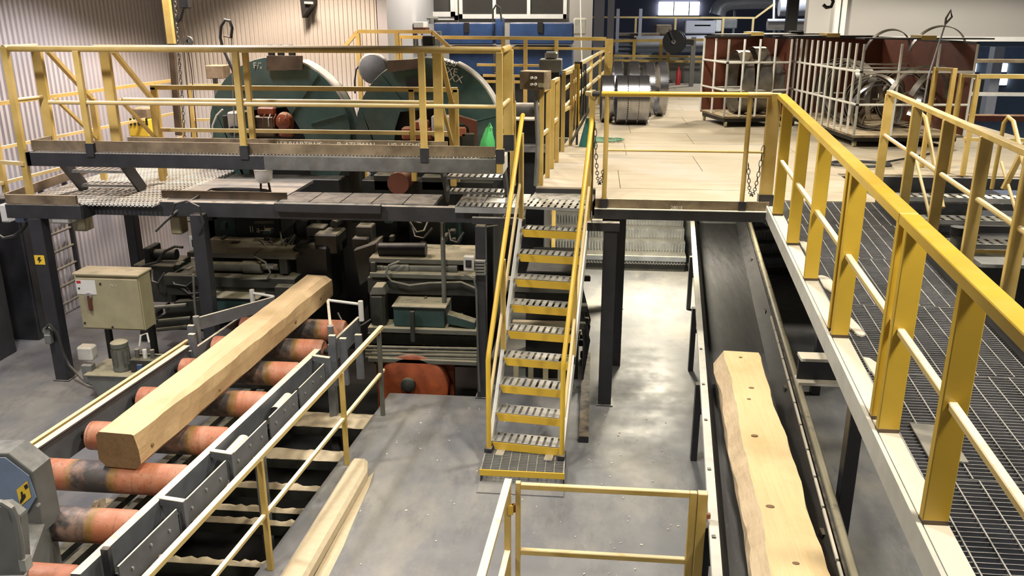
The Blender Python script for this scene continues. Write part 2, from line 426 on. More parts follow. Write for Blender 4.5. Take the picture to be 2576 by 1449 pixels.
# ================================================================== THE HALL
def corrugated(name, a, b, z0, z1, pitch, depth, mat):
    a = Vector((a[0], a[1], 0)); b = Vector((b[0], b[1], 0)); d = b - a; L = d.length; d.normalize()
    nrm = Vector((d.y, -d.x, 0))
    prof = []; t = 0.0
    while t < L:
        for (f, o) in ((0.0, 0), (0.30, 0), (0.42, 1), (0.88, 1)):
            prof.append((t + f * pitch, o * depth))
        t += pitch
    mb = MB(); vs = []
    for (s_, o_) in prof:
        p = a + d * min(s_, L) + nrm * o_
        vs += [(p.x, p.y, z0), (p.x, p.y, z1)]
    fs = [(2 * i, 2 * i + 2, 2 * i + 3, 2 * i + 1) for i in range(len(prof) - 1)]
    mb.add(vs, fs)
    bk = [a - nrm * 0.05, b - nrm * 0.05]
    mb.prism([(bk[0].x, bk[0].y, z0), (bk[1].x, bk[1].y, z0), (bk[1].x, bk[1].y, z1), (bk[0].x, bk[0].y, z1)], -nrm * 0.1)
    return struct(mb.build(name, mat))
# lower floor with the two pits left open
mb = MB()
for poly in ([(-2.95, 0.5), (10, 0.5), (10, 8.9), (-2.29, 8.9)],
             [(-1.25, 8.9), (10, 8.9), (10, 34), (-1.25, 34)],
             [(-9.5, 0.5), (-4.06, 0.5), (-3.42, 8.9), (-9.5, 8.9)],
             [(-9.5, 8.9), (-4.9, 8.9), (-4.9, 15), (-9.5, 15)],
             [(-4.9, 13.6), (-1.25, 13.6), (-1.25, 34), (-4.9, 34)]):
    mb.prism([(x, y, -0.3) for x, y in poly], (0, 0, 0.3))
floor = struct(mb.build('floor', M['floor']))
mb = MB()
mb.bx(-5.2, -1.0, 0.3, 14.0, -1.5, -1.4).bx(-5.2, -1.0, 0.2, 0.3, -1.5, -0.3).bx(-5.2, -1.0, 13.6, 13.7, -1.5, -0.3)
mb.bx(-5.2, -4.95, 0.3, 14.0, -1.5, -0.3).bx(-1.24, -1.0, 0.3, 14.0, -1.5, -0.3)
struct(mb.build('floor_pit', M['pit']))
# concrete kerb along the pit edge
mb = MB()
mb.prism([(-2.36, 3.6, 0), (-2.14, 3.6, 0), (-2.04, 6.95, 0), (-2.09, 7.16, 0), (-2.24, 7.16, 0)], (0, 0, 0.13))
k = struct(mb.build('trim_kerb', M['sawdust'], bevel=0.03))
# walls
corrugated('wall_left', (-8.9, 3.0), (-7.33, 14.4), 0, 8.8, 0.09, 0.03, M['corr'])
corrugated('wall_back', (-7.4, 14.4), (-3.62, 14.4), 0, 8.8, 0.075, 0.022, M['corr_back'])
mb = MB(); mb.bx(-9.2, -7.0, -2, 3.1, 0, 8.8); struct(mb.build('wall_left_near', M['grey_wall']))
mb = MB(); mb.bx(-3.62, -3.45, 14.4, 19.5, 0, 8.8).bx(-4.3, -3.4, 19.4, 19.6, 0, 8.8); struct(mb.build('wall_back_plain', M['plain_wall']))
mb = MB(); mb.bx(-9.5, 16, 38.0, 38.3, 0, 8.8); struct(mb.build('wall_far', M['far_wall']))
mb = MB(); mb.bx(15.8, 16, -4, 38, 0, 8.8); struct(mb.build('wall_right_far', M['far_wall']))
mb = MB(); mb.bx(-9.5, 16, -4.2, -4, 0, 8.8); struct(mb.build('wall_behind', M['grey_wall']))
mb = MB(); mb.bx(-9.5, 16, -4.2, 38.3, 8.8, 9.0); struct(mb.build('ceiling', M['ceiling']))
# control room with white framed windows (right of the corrugated wall)
cy = 18.6
a = U(1040, 55, Y=cy); b_ = U(1490, 55, Y=cy)
mb = MB(); mb.bx(a.x, b_.x, cy + 0.06, cy + 0.2, 0, 8.8); cr = struct(mb.build('wall_control_room', M['grey_wall']))
mb = MB(); p = U(1000, 20, Y=cy); q = U(1042, 20, Y=cy); mb.bx(p.x - 0.3, q.x, cy - 0.25, cy + 0.1, 0, 8.8)
struct(mb.build('trim_control_room_pillar', M['plain_wall']))
def window(name, x0, x1, ytop, ybot, bars, tilt_open=False):
    p = U(x0, ybot, Y=cy); q = U(x1, ybot, Y=cy); z0 = p.z; z1 = z0 + 1.5
    o = MB()
    fw = 0.07
    o.bx(p.x, q.x, cy - 0.04, cy + 0.05, z0, z0 + fw * 1.3).bx(p.x, q.x, cy - 0.04, cy + 0.05, z1 - fw, z1)
    o.bx(p.x, p.x + fw, cy - 0.04, cy + 0.05, z0, z1).bx(q.x - fw, q.x, cy - 0.04, cy + 0.05, z0, z1)
    wob = struct(o.build(name, M['win_frame']))
    xs = [p.x] + [U(bx_, ybot, Y=cy).x for bx_ in bars] + [q.x]
    for i in range(1, len(xs) - 1):
        MB().bx(xs[i] - fw / 2, xs[i] + fw / 2, cy - 0.035, cy + 0.05, z0 + 0.05, z1).build('mullion', M['win_frame'], wob)
    for i in range(len(xs) - 1):
        MB().bx(xs[i] + 0.03, xs[i + 1] - 0.03, cy + 0.02, cy + 0.03, z0 + 0.05, z1 - 0.03).build('pane', M['glass'], wob)
    return wob
w1 = window('window_1', 1055, 1152, 0, 50, [])
w2 = window('window_2', 1156, 1425, 0, 47, [1244, 1330])
p = U(1062, 42, Y=cy); q = U(1146, 42, Y=cy)
o = MB(); o.bx(p.x, q.x, cy - 0.09, cy - 0.03, p.z, p.z + 0.1).bx(p.x, p.x + 0.09, cy - 0.09, cy - 0.03, p.z, p.z + 1.4).bx(q.x - 0.09, q.x, cy - 0.09, cy - 0.03, p.z, p.z + 1.4)
o.build('open_sash', M['win_frame'], w1)
# upper floor: slab, plywood sheets, front kick board, steel edge
Z2 = 2.3
def left_edge(y): return -0.66 + 0.06 * (y - 9.75)
poly = [(0.03, 8.95), (3.05, 8.95), (3.05, 10.9), (6.9, 10.9), (6.9, 26.2), (left_edge(26.2), 26.2), (left_edge(9.75), 9.75), (0.03, 9.75)]
uf = struct(MB().prism([(x, y, Z2 - 0.16) for x, y in poly], (0, 0, 0.14)).build('floor_upper', M['black']))
rows = [8.95, 9.75] + [9.75 + 1.22 * i for i in range(1, 14)]
for i in range(len(rows) - 1):
    y0, y1 = rows[i] + 0.003, rows[i + 1] - 0.003
    xr = 1.83 if i == 0 else (3.05 if y1 < 10.98 else 6.9)
    x = 0.03 if i == 0 else None
    xs0 = 0.03 if i == 0 else left_edge(y0); xs1 = 0.03 if i == 0 else left_edge(y1)
    off = 0.9 if i % 2 else 1.9
    cuts = []
    xx = max(xs0, xs1) + off
    while xx < xr - 0.3: cuts.append(xx); xx += 2.44
    seg = [None] + cuts + [xr]
    for j in range(len(seg) - 1):
        l0, l1 = (xs0, xs1) if seg[j] is None else (seg[j] + 0.003, seg[j] + 0.003)
        r = seg[j + 1] - 0.003
        zt = Z2 + random.uniform(-0.002, 0.002)
        MB().prism([(l0, y0, Z2 - 0.02), (r, y0, Z2 - 0.02), (r, y1, Z2 - 0.02), (l1, y1, Z2 - 0.02)], (0, 0, zt - Z2 + 0.02)).build('plywood_sheet', M['ply'], uf)
MB().prism([(1.83, 9.24, Z2 - 0.02), (3.05, 9.24, Z2 - 0.02), (3.05, 9.75, Z2 - 0.02), (1.83, 9.75, Z2 - 0.02)], (0, 0, 0.02)).build('plywood_sheet', M['ply'], uf)
MB().bx(0.03, 1.83, 8.91, 8.945, Z2 - 0.05, Z2 + 0.045).build('kick_board', M['toe'], uf)
MB().bx(0.02, 1.85, 8.86, 9.0, Z2 - 0.16, Z2 - 0.055).build('edge_beam', M['beam'], uf)
MB().bx(0.03, 1.83, 8.855, 8.905, Z2 - 0.056, Z2 - 0.05).build('edge_strip', M['white_steel'], uf)
text('2801E', 0.05, M['chalk'], 'chalk_marking', uf, (0.82, 8.905, Z2 - 0.048), (math.pi / 2, 0, 0))
for x in (0.05, 1.3, 2.6, 3.9, 5.2, 6.5):
    MB().bx(x - 0.05, x + 0.05, 9.02 if x < 0.5 else 13, 24, Z2 - 0.3, Z2 - 0.16).build('floor_joist', M['black_clean'], uf)
# columns that carry the decks
def column(name, x, y, z1, w_, d_, label, plate=True):
    t = thing(name, label, 'column', (x, y, 0))
    MB().bx(x - w_ / 2, x + w_ / 2, y, y + d_, 0.0, z1).build('shaft', M['black_clean'], t, bevel=0.006)
    if plate: MB().bx(x - w_ / 2 - 0.02, x + w_ / 2 + 0.02, y - 0.02, y + d_ + 0.02, 0, 0.012).build('foot_plate', M['black'], t)
    return t
column('steel_column', 0.2, 8.8, 2.02, 0.145, 0.16, 'black square steel column nearest beside the yellow stair, right side')
column('steel_column', 0.355, 9.95, 2.13, 0.10, 0.14, 'slim black steel column hidden just behind the one beside the stair', False)
column('steel_column', 0.40, 12.15, 2.13, 0.17, 0.2, 'rear black steel column in the passage under the sawdust covered deck')
t = thing('bracket_beam', 'short black cantilever beam with white top on the column beside the stair', 'beam', (0.1, 8.8, 1.98))
MB().bx(-0.05, 0.29, 8.78, 8.98, 2.025, 2.115).build('beam', M['beam'], t)
MB().bx(0.0, 0.11, 8.8, 9.6, 2.117, 2.14).build('white_flat', M['white_steel'], t)
column('steel_column', -1.2, 8.86, 2.03, 0.11, 0.15, 'black steel column left of the yellow stair, carrying a small junction box')
column('steel_column', -6.3, 8.86, 2.0, 0.16, 0.15, 'black steel column at far left with a yellow warning sticker')
column('steel_column', -5.95, 10.2, 2.03, 0.13, 0.14, 'black column behind the beige electrical cabinet, left one', False)
column('steel_column', -5.05, 10.6, 2.03, 0.12, 0.14, 'black column in front of the grey corrugated wall, right of the cabinet', False)
column('steel_column', -4.45, 9.0, 2.05, 0.15, 0.14, 'black steel column standing in front of the left saw carriage')
# ================================================================== SAW PLATFORMS
PX0, PX1, PY0, PY1, PZ = -6.36, -0.98, 9.0, 9.46, 2.73
t = thing('saw_platform', 'long raised steel platform with brown toe boards in front of the green saws', 'platform', (-3.6, 9.4, 2.57))
MB().bx(PX0, -3.6, PY0, PY0 + 0.06, PZ - 0.155, PZ).build('front_beam', M['beam'], t, bevel=0.004)
MB().bx(-3.6, PX1, PY0, PY0 + 0.06, PZ - 0.155, PZ).build('front_beam', M['beam_worn'], t, bevel=0.004)
MB().bx(PX0, PX1, PY1 - 0.06, PY1, PZ - 0.155, PZ - 0.01).build('rear_beam', M['beam'], t)
MB().bx(PX1 - 0.06, PX1 + 0.02, PY0, PY1, PZ - 0.155, PZ + 0.01).build('end_beam', M['white_steel'], t)
MB().bx(PX0 - 0.02, PX0 + 0.05, PY0, PY1, PZ - 0.155, PZ).build('end_beam', M['beam'], t)
mb = MB()
xx = PX0 + 0.05
while xx < PX1 - 0.05:
    mb.bx(xx, xx + 0.006, PY0 + 0.01, PY1 - 0.02, PZ - 0.02, PZ + 0.008); xx += 0.04
for k in range(4): mb.bx(PX0 + 0.05, PX1 - 0.06, PY0 + 0.03 + k * 0.11, PY0 + 0.036 + k * 0.11, PZ - 0.01, PZ + 0.004)
o = mb.build('deck_grating', M['galv'], t); o['kind'] = 'stuff'
def toe(x0, x1, y, parent):
    return MB().bx(x0, x1, y, y + 0.012, PZ + 0.015, PZ + 0.13).build('toe_board', M['toe'], parent)
for (x0, x1) in ((-6.30, -5.60), (-5.57, -3.83), (-3.80, -1.83), (-1.80, -1.05)): toe(x0, x1, PY0 + 0.04, t)
tb = toe(-5.35, -1.62, PY1 - 0.08, t)
MB().bx(-6.30, -6.288, PY0 + 0.05, PY1 - 0.05, PZ + 0.015, PZ + 0.13).build('toe_board', M['toe'], t)
MB().bx(PX1 - 0.05, PX1 - 0.035, PY0 + 0.05, PY1 - 0.1, PZ + 0.015, PZ + 0.16).build('toe_board', M['white_steel'], t)
for wd, wx in (('LUUVARTILUS', -3.58), ('P. ATUMAN', -2.88), ('UR-ASEME', -2.30)):
    text(wd, 0.08, M['chalk'], 'chalk_word', tb, (wx, PY1 - 0.083, PZ + 0.05), (math.pi / 2, 0, 0), 1.05)
RZ = PZ + 1.12
# front guard rail
g = thing('guard_rail', 'yellow front guard rail of the raised saw platform, dusty top tube', 'railing', (-3.6, 9.03, PZ))
MB().cyl((-6.36, 9.03, RZ), (-0.98, 9.03, RZ), 0.032, 12).build('top_rail', M['yellow'], g, smooth=True)
MB().cyl((-6.0, 9.03, PZ + 0.55), (-0.98, 9.03, PZ + 0.55), 0.022, 10).build('mid_rail', M['yellow_mid'], g, smooth=True)
for x in (-5.59, -3.815, -1.815, -1.0):
    MB().bx(x - 0.035, x + 0.035, 8.995, 9.045, PZ - (0.15 if x > -1.1 else -0.09), RZ - 0.02).build('post', M['yellow'], g, bevel=0.004)
    MB().bx(x - 0.04, x + 0.05, 8.985, 9.05, PZ - 0.04, PZ + 0.11).build('post_socket', M['beam'], g)
# rear guard rail
g = thing('guard_rail', 'rear yellow guard rail of the raised saw platform, behind the front one', 'railing', (-3.4, 9.8, PZ))
yb = PY1 - 0.04
MB().cyl((-5.62, yb, RZ), (-1.72, yb, RZ), 0.03, 12).build('top_rail', M['yellow'], g, smooth=True)
MB().cyl((-5.35, yb, PZ + 0.55), (-1.75, yb, PZ + 0.55), 0.022, 10).build('mid_rail', M['yellow_mid'], g, smooth=True)
for x, w_ in ((-5.5, 0.11), (-3.87, 0.06), (-1.72, 0.1)):
    MB().bx(x - w_ / 2, x + w_ / 2, yb - 0.03, yb + 0.03, PZ, RZ - 0.02).build('post', M['yellow'], g, bevel=0.004)
# left end rail and the short stair down to the saw walkway
g = thing('guard_rail', 'yellow end guard rail at the left end of the raised saw platform', 'railing', (-6.38, 9.4, PZ))
MB().cyl((-6.4, 8.99, RZ + 0.01), (-6.33, 9.46, RZ + 0.01), 0.03, 12).build('top_rail', M['yellow'], g, smooth=True)
MB().cyl((-6.4, 8.99, PZ + 0.57), (-6.33, 9.46, PZ + 0.57), 0.022, 10).build('mid_rail', M['yellow_mid'], g, smooth=True)
MB().bx(-6.43, -6.36, 8.98, 9.04, 2.2, RZ + 0.02).build('post', M['yellow'], g, bevel=0.004)
MB().bx(-6.38, -6.27, 9.42, 9.48, PZ, RZ).build('post', M['yellow'], g, bevel=0.004)
MB().bar((-6.75, 8.99, 2.62), (-6.38, 8.99, 2.60), 0.05, 0.04).build('side_stub', M['yellow_mid'], g)
def down_rail(name, x, label, y0=9.46, y1=10.2, post=True):
    g = thing(name, label, 'handrail', (x, y1, 2.2))
    MB().bar((x, y0, RZ - 0.04), (x, y1, 2.2 + 1.0), 0.05, 0.045).build('top_rail', M['yellow'], g)
    MB().bar((x, y0, PZ + 0.55), (x, y1, 2.2 + 0.5), 0.035, 0.035).build('mid_rail', M['yellow'], g)
    if post: MB().bx(x - 0.035, x + 0.035, y1 - 0.03, y1 + 0.03, 2.2, 3.22).build('post', M['yellow'], g, bevel=0.004)
    return g
down_rail('stair_handrail', -6.2, 'sloping yellow handrail behind the left end of the saw platform, outer side')
down_rail('stair_handrail', -5.42, 'sloping yellow handrail behind the left end of the saw platform, inner side')
down_rail('stair_handrail', -1.70, 'sloping yellow handrail at the right platform end in front of the right saw')
down_rail('stair_handrail', -0.98, 'sloping yellow handrail at the right platform corner beside the tall posts', 9.84, 10.3)
# right end top rail stub and corner
g = thing('guard_rail', 'short yellow end rail at the right end of the raised saw platform', 'railing', (-0.97, 9.4, PZ))
MB().cyl((-0.98, 9.03, RZ), (-0.98, 9.82, RZ), 0.034, 12).build('top_rail', M['yellow'], g, smooth=True)
MB().cyl((-0.98, 9.03, PZ + 0.55), (-0.98, 9.82, PZ + 0.55), 0.024, 10).build('mid_rail', M['yellow_mid'], g, smooth=True)
MB().bx(-1.04, -0.93, 9.77, 9.85, PZ, RZ - 0.02).build('post', M['yellow'], g, bevel=0.004)
MB().bx(-1.05, -0.92, 9.76, 9.86, PZ - 0.02, PZ + 0.16).build('post_socket', M['black'], g)
def perforated(mb, x0, x1, y0, y1, z, nx, ny, th=0.03, slot=0.42, along='y'):
    """tread plate with real slots: strips between the slots"""
    px = (x1 - x0) / nx; py = (y1 - y0) / ny
    for i in range(nx + 1):
        xa = x0 + i * px - (px * (1 - slot)) / 2; xb = xa + px * (1 - slot)
        mb.bx(max(xa, x0), min(xb, x1), y0, y1, z - 0.004, z)
    for j in range(ny + 1):
        ya = y0 + j * py - 0.012; yb_ = ya + 0.024
        mb.bx(x0, x1, max(ya, y0), min(yb_, y1), z - 0.005, z - 0.001)
    mb.bx(x0, x1, y0, y0 + 0.004, z - th, z).bx(x0, x1, y1 - 0.004, y1, z - th, z)
    return mb
def small_stair(x0, x1, label):
    t = thing('platform_stair', label, 'stair', ((x0 + x1) / 2, 9.6, 2.17))
    for (y, z) in ((9.47, 2.45), (9.62, 2.25)):
        perforated(MB(), x0, x1, y, y + 0.22, z, 9, 1).build('tread', M['galv'], t)
    for x in (x0 - 0.03, x1 + 0.03):
        MB().bar((x, 9.3, 2.66), (x, 9.75, 2.16), 0.03, 0.16).build('stringer', M['black'], t)
    return t
small_stair(-6.15, -5.47, 'short perforated steel stair with black stringers behind the left platform end')
small_stair(-1.66, -1.02, 'short perforated steel stair behind the right platform end')
# saw walkway at the lower height
t = thing('saw_walkway', 'lower dark steel walkway running under the raised platform past both saws', 'walkway', (-3.7, 10, 1.98))
MB().bx(-5.72, -1.25, 9.12, 9.2, 2.0, 2.17).build('front_beam', M['beam'], t, bevel=0.004)
MB().bx(-6.62, -5.72, 8.86, 8.94, 2.0, 2.16).build('front_beam', M['beam'], t, bevel=0.004)
MB().bar((-5.74, 8.88, 2.08), (-5.74, 9.9, 2.08), 0.06, 0.16).build('side_beam', M['beam'], t)
MB().bx(-6.6, -5.76, 8.86, 8.9, 2.17, 2.27).build('toe_board', M['toe'], t)
MB().bar((-6.62, 8.9, 2.22), (-6.85, 11.5, 2.22), 0.02, 0.11).build('toe_board', M['toe'], t)
MB().bar((-5.0, 9.35, 2.21), (-3.5, 9.35, 2.21), 0.02, 0.09).build('toe_board', M['rust_steel'], t)
mb = MB(); xx = -6.58
while xx < -4.9:
    mb.bx(xx, xx + 0.012, 8.95, 12.6, 2.14, 2.17); xx += 0.05
yy = 8.95
while yy < 12.6: mb.bx(-6.58, -4.9, yy, yy + 0.03, 2.15, 2.168); yy += 0.1
o = mb.build('deck_grating', M['white_steel'], t); o['kind'] = 'stuff'
MB().bx(-5.0, -3.6, 9.2, 10.6, 2.13, 2.165).build('deck_plate', M['galv'], t)
for k in range(5):
    MB().bx(-3.55 + k * 0.36, -3.2 + k * 0.36, 9.2, 9.75, 2.14, 2.185).build('deck_plate', M['beam_worn'], t, bevel=0.004)
MB().bx(-3.55, -2.33, 9.05, 9.11, 2.09, 2.2).build('edge_channel', M['beam'], t, bevel=0.01)
for (x0, x1) in ((-1.50, -1.21), (-1.2, -0.9), (-0.89, -0.72)):
    MB().bx(x0, x1, 9.3, 9.8, 2.16, 2.2).build('deck_plate', M['galv'], t)
perforated(MB(), -1.50, -0.8, 9.05, 9.28, 2.2, 11, 1, 0.07).build('nosing', M['galv'], t)
MB().bx(-1.3, -0.72, 8.95, 9.02, 2.03, 2.1).build('support_beam', M['black'], t)
# far left guard rails against the corrugated wall
def rail_between(name, label, pts, h, mids, post_at, foot, mat='yellow', r=0.024, cat='railing', pw=0.05, group=None):
    """railing along ground points (x,y); top at foot+h"""
    g = thing(name, label, cat, (pts[0][0], pts[0][1], foot), group)
    for i in range(len(pts) - 1):
        (x0, y0), (x1, y1) = pts[i], pts[i + 1]
        MB().bar((x0, y0, foot + h), (x1, y1, foot + h), r * 2, r * 1.8).build('top_rail', M[mat], g)
        for mh in mids:
            MB().bar((x0, y0, foot + mh), (x1, y1, foot + mh), r * 1.5, r * 1.5).build('mid_rail', M['yellow_mid'], g)
    for (x, y) in post_at:
        MB().bx(x - pw / 2, x + pw / 2, y - pw / 2, y + pw / 2, foot, foot + h).build('post', M[mat], g)
    return g
rail_between('guard_rail', 'yellow guard rail along the grey corrugated wall at far left', [(-6.95, 8.6), (-6.6, 13.2)], 1.02, (0.52, 0.12), [(-6.9, 9.3), (-6.63, 12.6), (-6.6, 13.2)], 2.2)
rail_between('guard_rail', 'short yellow rail of the lower walkway left of the first saw', [(-6.0, 12.4), (-4.95, 12.6)], 1.0, (0.5,), [(-6.0, 12.4), (-5.0, 12.6)], 2.2)
rail_between('guard_rail', 'flat yellow guard rail low in front of both green saw housings', [(-5.58, 10.5), (-1.68, 10.5)], 1.13, (0.6,), [(-5.55, 10.5), (-2.25, 10.5), (-1.70, 10.5)], 2.2, r=0.03, pw=0.06)
# ================================================================== STEEP YELLOW STAIR
SO = V(-0.58, 7.40, 0)
SM = Matrix.Translation(SO) @ Matrix.Rotation(-math.radians(6.5), 4, 'Z')
t = thing('steep_stair', 'steep steel stair with yellow handrails and perforated treads up to the sawdust deck', 'stair', SO)
sw = 0.36; RUN, RISE = 0.175, 0.225
for s_ in (-1, 1):
    MB().bar((s_ * sw, -0.03, 0.02), (s_ * sw, 1.66, 2.2), 0.035, 0.15, (0, 0, 1)).xf(SM).build('stringer', M['stringer'], t)
    MB().bx(s_ * sw - 0.035, s_ * sw + 0.035, -0.08, 0.05, 0.0, 0.17).xf(SM).build('foot_bracket', M['black_clean'], t)
    MB().bx(s_ * sw - s_ * 0.12 - 0.04, s_ * sw - s_ * 0.12 + 0.04, -0.12, 0.02, 0.125, 0.14).xf(SM).build('foot_plate', M['galv'], t)
    hp = [(s_ * sw, -0.03, 0.17), (s_ * sw, -0.03, 1.08), (s_ * sw, 0.0, 1.15), (s_ * (sw + 0.01), 1.62, 3.18), (s_ * (sw + 0.01), 1.66, 3.19)]
    MB().tube(hp, 0.024, 10).xf(SM).build('handrail', M['yellow_clean'], t, smooth=True)
    MB().tube([(s_ * (sw + 0.01), 0.0, 0.55), (s_ * (sw + 0.01), 1.6, 2.6)], 0.017, 8).xf(SM).build('mid_rail', M['yellow_mid'], t, smooth=True)
    for yy in (0.62, 1.52):
        MB().bx(s_ * sw - 0.02, s_ * sw + 0.025, yy - 0.025, yy + 0.025, yy * 1.286 + 0.07, yy * 1.25 + 1.12).xf(SM).build('post', M['yellow'], t)
        MB().bx(s_ * sw - 0.022, s_ * sw + 0.027, yy - 0.028, yy + 0.028, yy * 1.286 + 0.05, yy * 1.286 + 0.13).xf(SM).build('post_foot', M['black_clean'], t)
def tread_mesh():
    return perforated(MB(), -sw + 0.02, sw - 0.02, 0.0, 0.2, 0.0, 10, 1, 0.03, 0.36)
tr0 = None; nose0 = None
for i in range(9):
    loc = SM @ V(0, RUN * i, 0.22 + RISE * i)
    if tr0 is None:
        tr0 = tread_mesh().build('tread', M['galv'], t, loc=loc, rot=(0, 0, -math.radians(6.5)))
        mb = MB().prism([(-sw + 0.03, 0, -0.006), (sw - 0.02, 0, -0.006), (sw - 0.035, 0, -0.085), (-sw + 0.06, 0, -0.085)], (0, 0.006, 0))
        nose0 = mb.build('nosing', M['yellow_clean'], tr0, loc=loc + V(0, -0.008, 0))
    else:
        tr = tr0.copy(); COL.objects.link(tr); tr.parent = t; tr.location = loc - SO
        n_ = nose0.copy(); COL.objects.link(n_); n_.parent = tr
perforated(MB(), -sw + 0.03, sw - 0.03, 1.55, 1.98, 2.235, 9, 3, 0.03, 0.34).xf(SM).build('landing_plate', M['galv'], t)
MB().bx(-sw, sw, 1.9, 2.6, 2.14, 2.225).xf(SM).build('landing_bearer', M['black'], t)
# grated step at the stair foot
def grating(mb, x0, x1, y0, y1, z, dx, dy, wx=0.004, wy=0.004, hx=0.028, hy=0.012):
    n = max(1, round((x1 - x0) / dx))
    for i in range(n + 1):
        x = x0 + (x1 - x0) * i / n; mb.bx(x - wx / 2, x + wx / 2, y0, y1, z - hy, z + 0.001)
    n = max(1, round((y1 - y0) / dy))
    for i in range(n + 1):
        y = y0 + (y1 - y0) * i / n; mb.bx(x0, x1, y - wy / 2, y + wy / 2, z - hx, z)
    return mb
t = thing('grated_step', 'low grated steel step with yellow front edge at the foot of the stair', 'step', (-0.6, 7.2, 0))
grating(MB(), -0.97, -0.2, 7.05, 7.42, 0.125, 0.085, 0.03, 0.006, 0.004).build('grating', M['galv'], t)
MB().bx(-0.985, -0.185, 7.03, 7.045, 0.07, 0.13).build('front_edge', M['yellow_clean'], t)
for x in (-0.98, -0.2): MB().bx(x, x + 0.012, 7.045, 7.42, 0.0, 0.125).build('side_plate', M['black'], t)
MB().bx(-0.985, -0.185, 6.83, 7.02, 0.0, 0.012).build('lower_plate', M['floor'], t)
# ================================================================== NEAR GATE
g = thing('swing_gate', 'yellow square tube swing gate in the foreground below the stair', 'gate', (0.15, 5.2, 0))
xa, xb = -0.44, 0.72
MB().bx(xa, xb, 5.18, 5.22, 1.06, 1.1).build('top_rail', M['yellow'], g, bevel=0.004)
MB().bx(xa, xb, 5.18, 5.22, 0.53, 0.57).build('mid_rail', M['yellow'], g, bevel=0.004)
MB().bx(xa, xb, 5.18, 5.22, 0.08, 0.12).build('bottom_rail', M['yellow'], g, bevel=0.004)
MB().bx(xa - 0.035, xa, 5.18, 5.22, 0.08, 1.11).build('stile', M['yellow'], g, bevel=0.004)
MB().bx(xb, xb + 0.05, 5.18, 5.22, 0.08, 1.1).build('stile', M['yellow'], g, bevel=0.004)
for z in (0.9, 0.25): MB().cyl((xa - 0.05, 5.2, z - 0.03), (xa - 0.05, 5.2, z + 0.03), 0.016, 8).build('hinge', M['motor'], g)
MB().bx(xa - 0.085, xa - 0.05, 5.17, 5.2, 0.86, 0.93).build('latch_plate', M['yellow_clean'], g)
t = thing('gate_post', 'square yellow gate post with rusty catch beside the belt conveyor', 'post', (0.8, 5.2, 0))
MB().bx(0.775, 0.84, 5.17, 5.23, 0, 1.1).build('post_tube', M['yellow'], t, bevel=0.004)
MB().bx(0.83, 0.87, 5.19, 5.215, 0.90, 0.935).build('catch', M['motor'], t)
g = thing('guard_rail', 'yellow guard rail running out of the picture left of the swing gate', 'railing', (-0.54, 4.4, 0))
MB().bar((-0.53, 5.24, 1.09), (-0.64, 2.8, 1.09), 0.05, 0.035).build('top_rail', M['yellow_mid'], g)
MB().bar((-0.53, 5.2, 0.55), (-0.64, 2.8, 0.55), 0.04, 0.03).build('mid_rail', M['yellow_mid'], g)
MB().bx(-0.555, -0.51, 5.18, 5.24, 0, 1.09).build('post', M['yellow'], g, bevel=0.004)
# ================================================================== RIGHT WALKWAY
def XL(y): return 1.80 - 0.0855 * (8.9 - y)
def XR(y): return 2.98 - 0.1127 * (9.2 - y)
YA, YB = 9.2, 0.6
t = thing('grating_walkway', 'elevated steel grating walkway on the right leading to the sawdust deck', 'walkway', (2.2, 5, 2.0))
MB().prism([(XL(YA), YA, Z2 - 0.12), (XL(YA) + 0.02, YA, Z2 - 0.12), (XL(YB) + 0.02, YB, Z2 - 0.12), (XL(YB), YB, Z2 - 0.12)], (0, 0, 0.125)).build('edge_beam', M['stringer'], t)
MB().prism([(XL(YA) + 0.028, YA, Z2 - 0.02), (XL(YA) + 0.125, YA, Z2 - 0.02), (XL(YB) + 0.125, YB, Z2 - 0.02), (XL(YB) + 0.028, YB, Z2 - 0.02)], (0, 0, 0.02)).build('edge_plate', M['white_steel'], t)
MB().prism([(XR(YA), YA, Z2 - 0.15), (XR(YA) + 0.012, YA, Z2 - 0.15), (XR(YB) + 0.012, YB, Z2 - 0.15), (XR(YB), YB, Z2 - 0.15)], (0, 0, 0.25)).build('kick_plate', M['beam'], t)
MB().prism([(XR(YA), YA, Z2 + 0.1), (XR(YA) + 0.12, YA, Z2 + 0.1), (XR(YB) + 0.12, YB, Z2 + 0.1), (XR(YB), YB, Z2 + 0.1)], (0, 0, 0.012)).build('kick_flange', M['white_steel'], t)
ys = [9.2, 8.15, 6.95, 5.75, 4.55, 3.4, 2.2, 0.9]
for i in range(len(ys) - 1):
    y1, y0 = ys[i] - 0.006, ys[i + 1] + 0.006
    mb = MB(); L = y1 - y0; sh = (i % 2) * 0.04
    n = int(L / 0.033)
    for k in range(n + 1):
        y = y0 + L * k / n
        mb.bx(XL(y) + 0.125, XR(y), y - 0.0016, y + 0.0016, Z2 - 0.03, Z2 - 0.002)
    wd = XR(y0) - XL(y0) - 0.125; m_ = int(wd / 0.1)
    for k in range(m_ + 1):
        f = (k + sh * 5) / (m_ + 0.4)
        pa = V(XL(y0) + 0.125 + (XR(y0) - XL(y0) - 0.125) * min(f, 1), y0, Z2 - 0.004); pb = V(XL(y1) + 0.125 + (XR(y1) - XL(y1) - 0.125) * min(f, 1), y1, Z2 - 0.004)
        mb.bar(pa, pb, 0.006, 0.012)
    o = mb.build('grating_panel', M['grate'], t); o['kind'] = 'stuff'
for y in (8.6, 6.4, 4.2, 2.0): MB().bx(XL(y) + 0.04, XR(y), y - 0.04, y + 0.04, Z2 - 0.2, Z2 - 0.05).build('cross_beam', M['black_clean'], t)
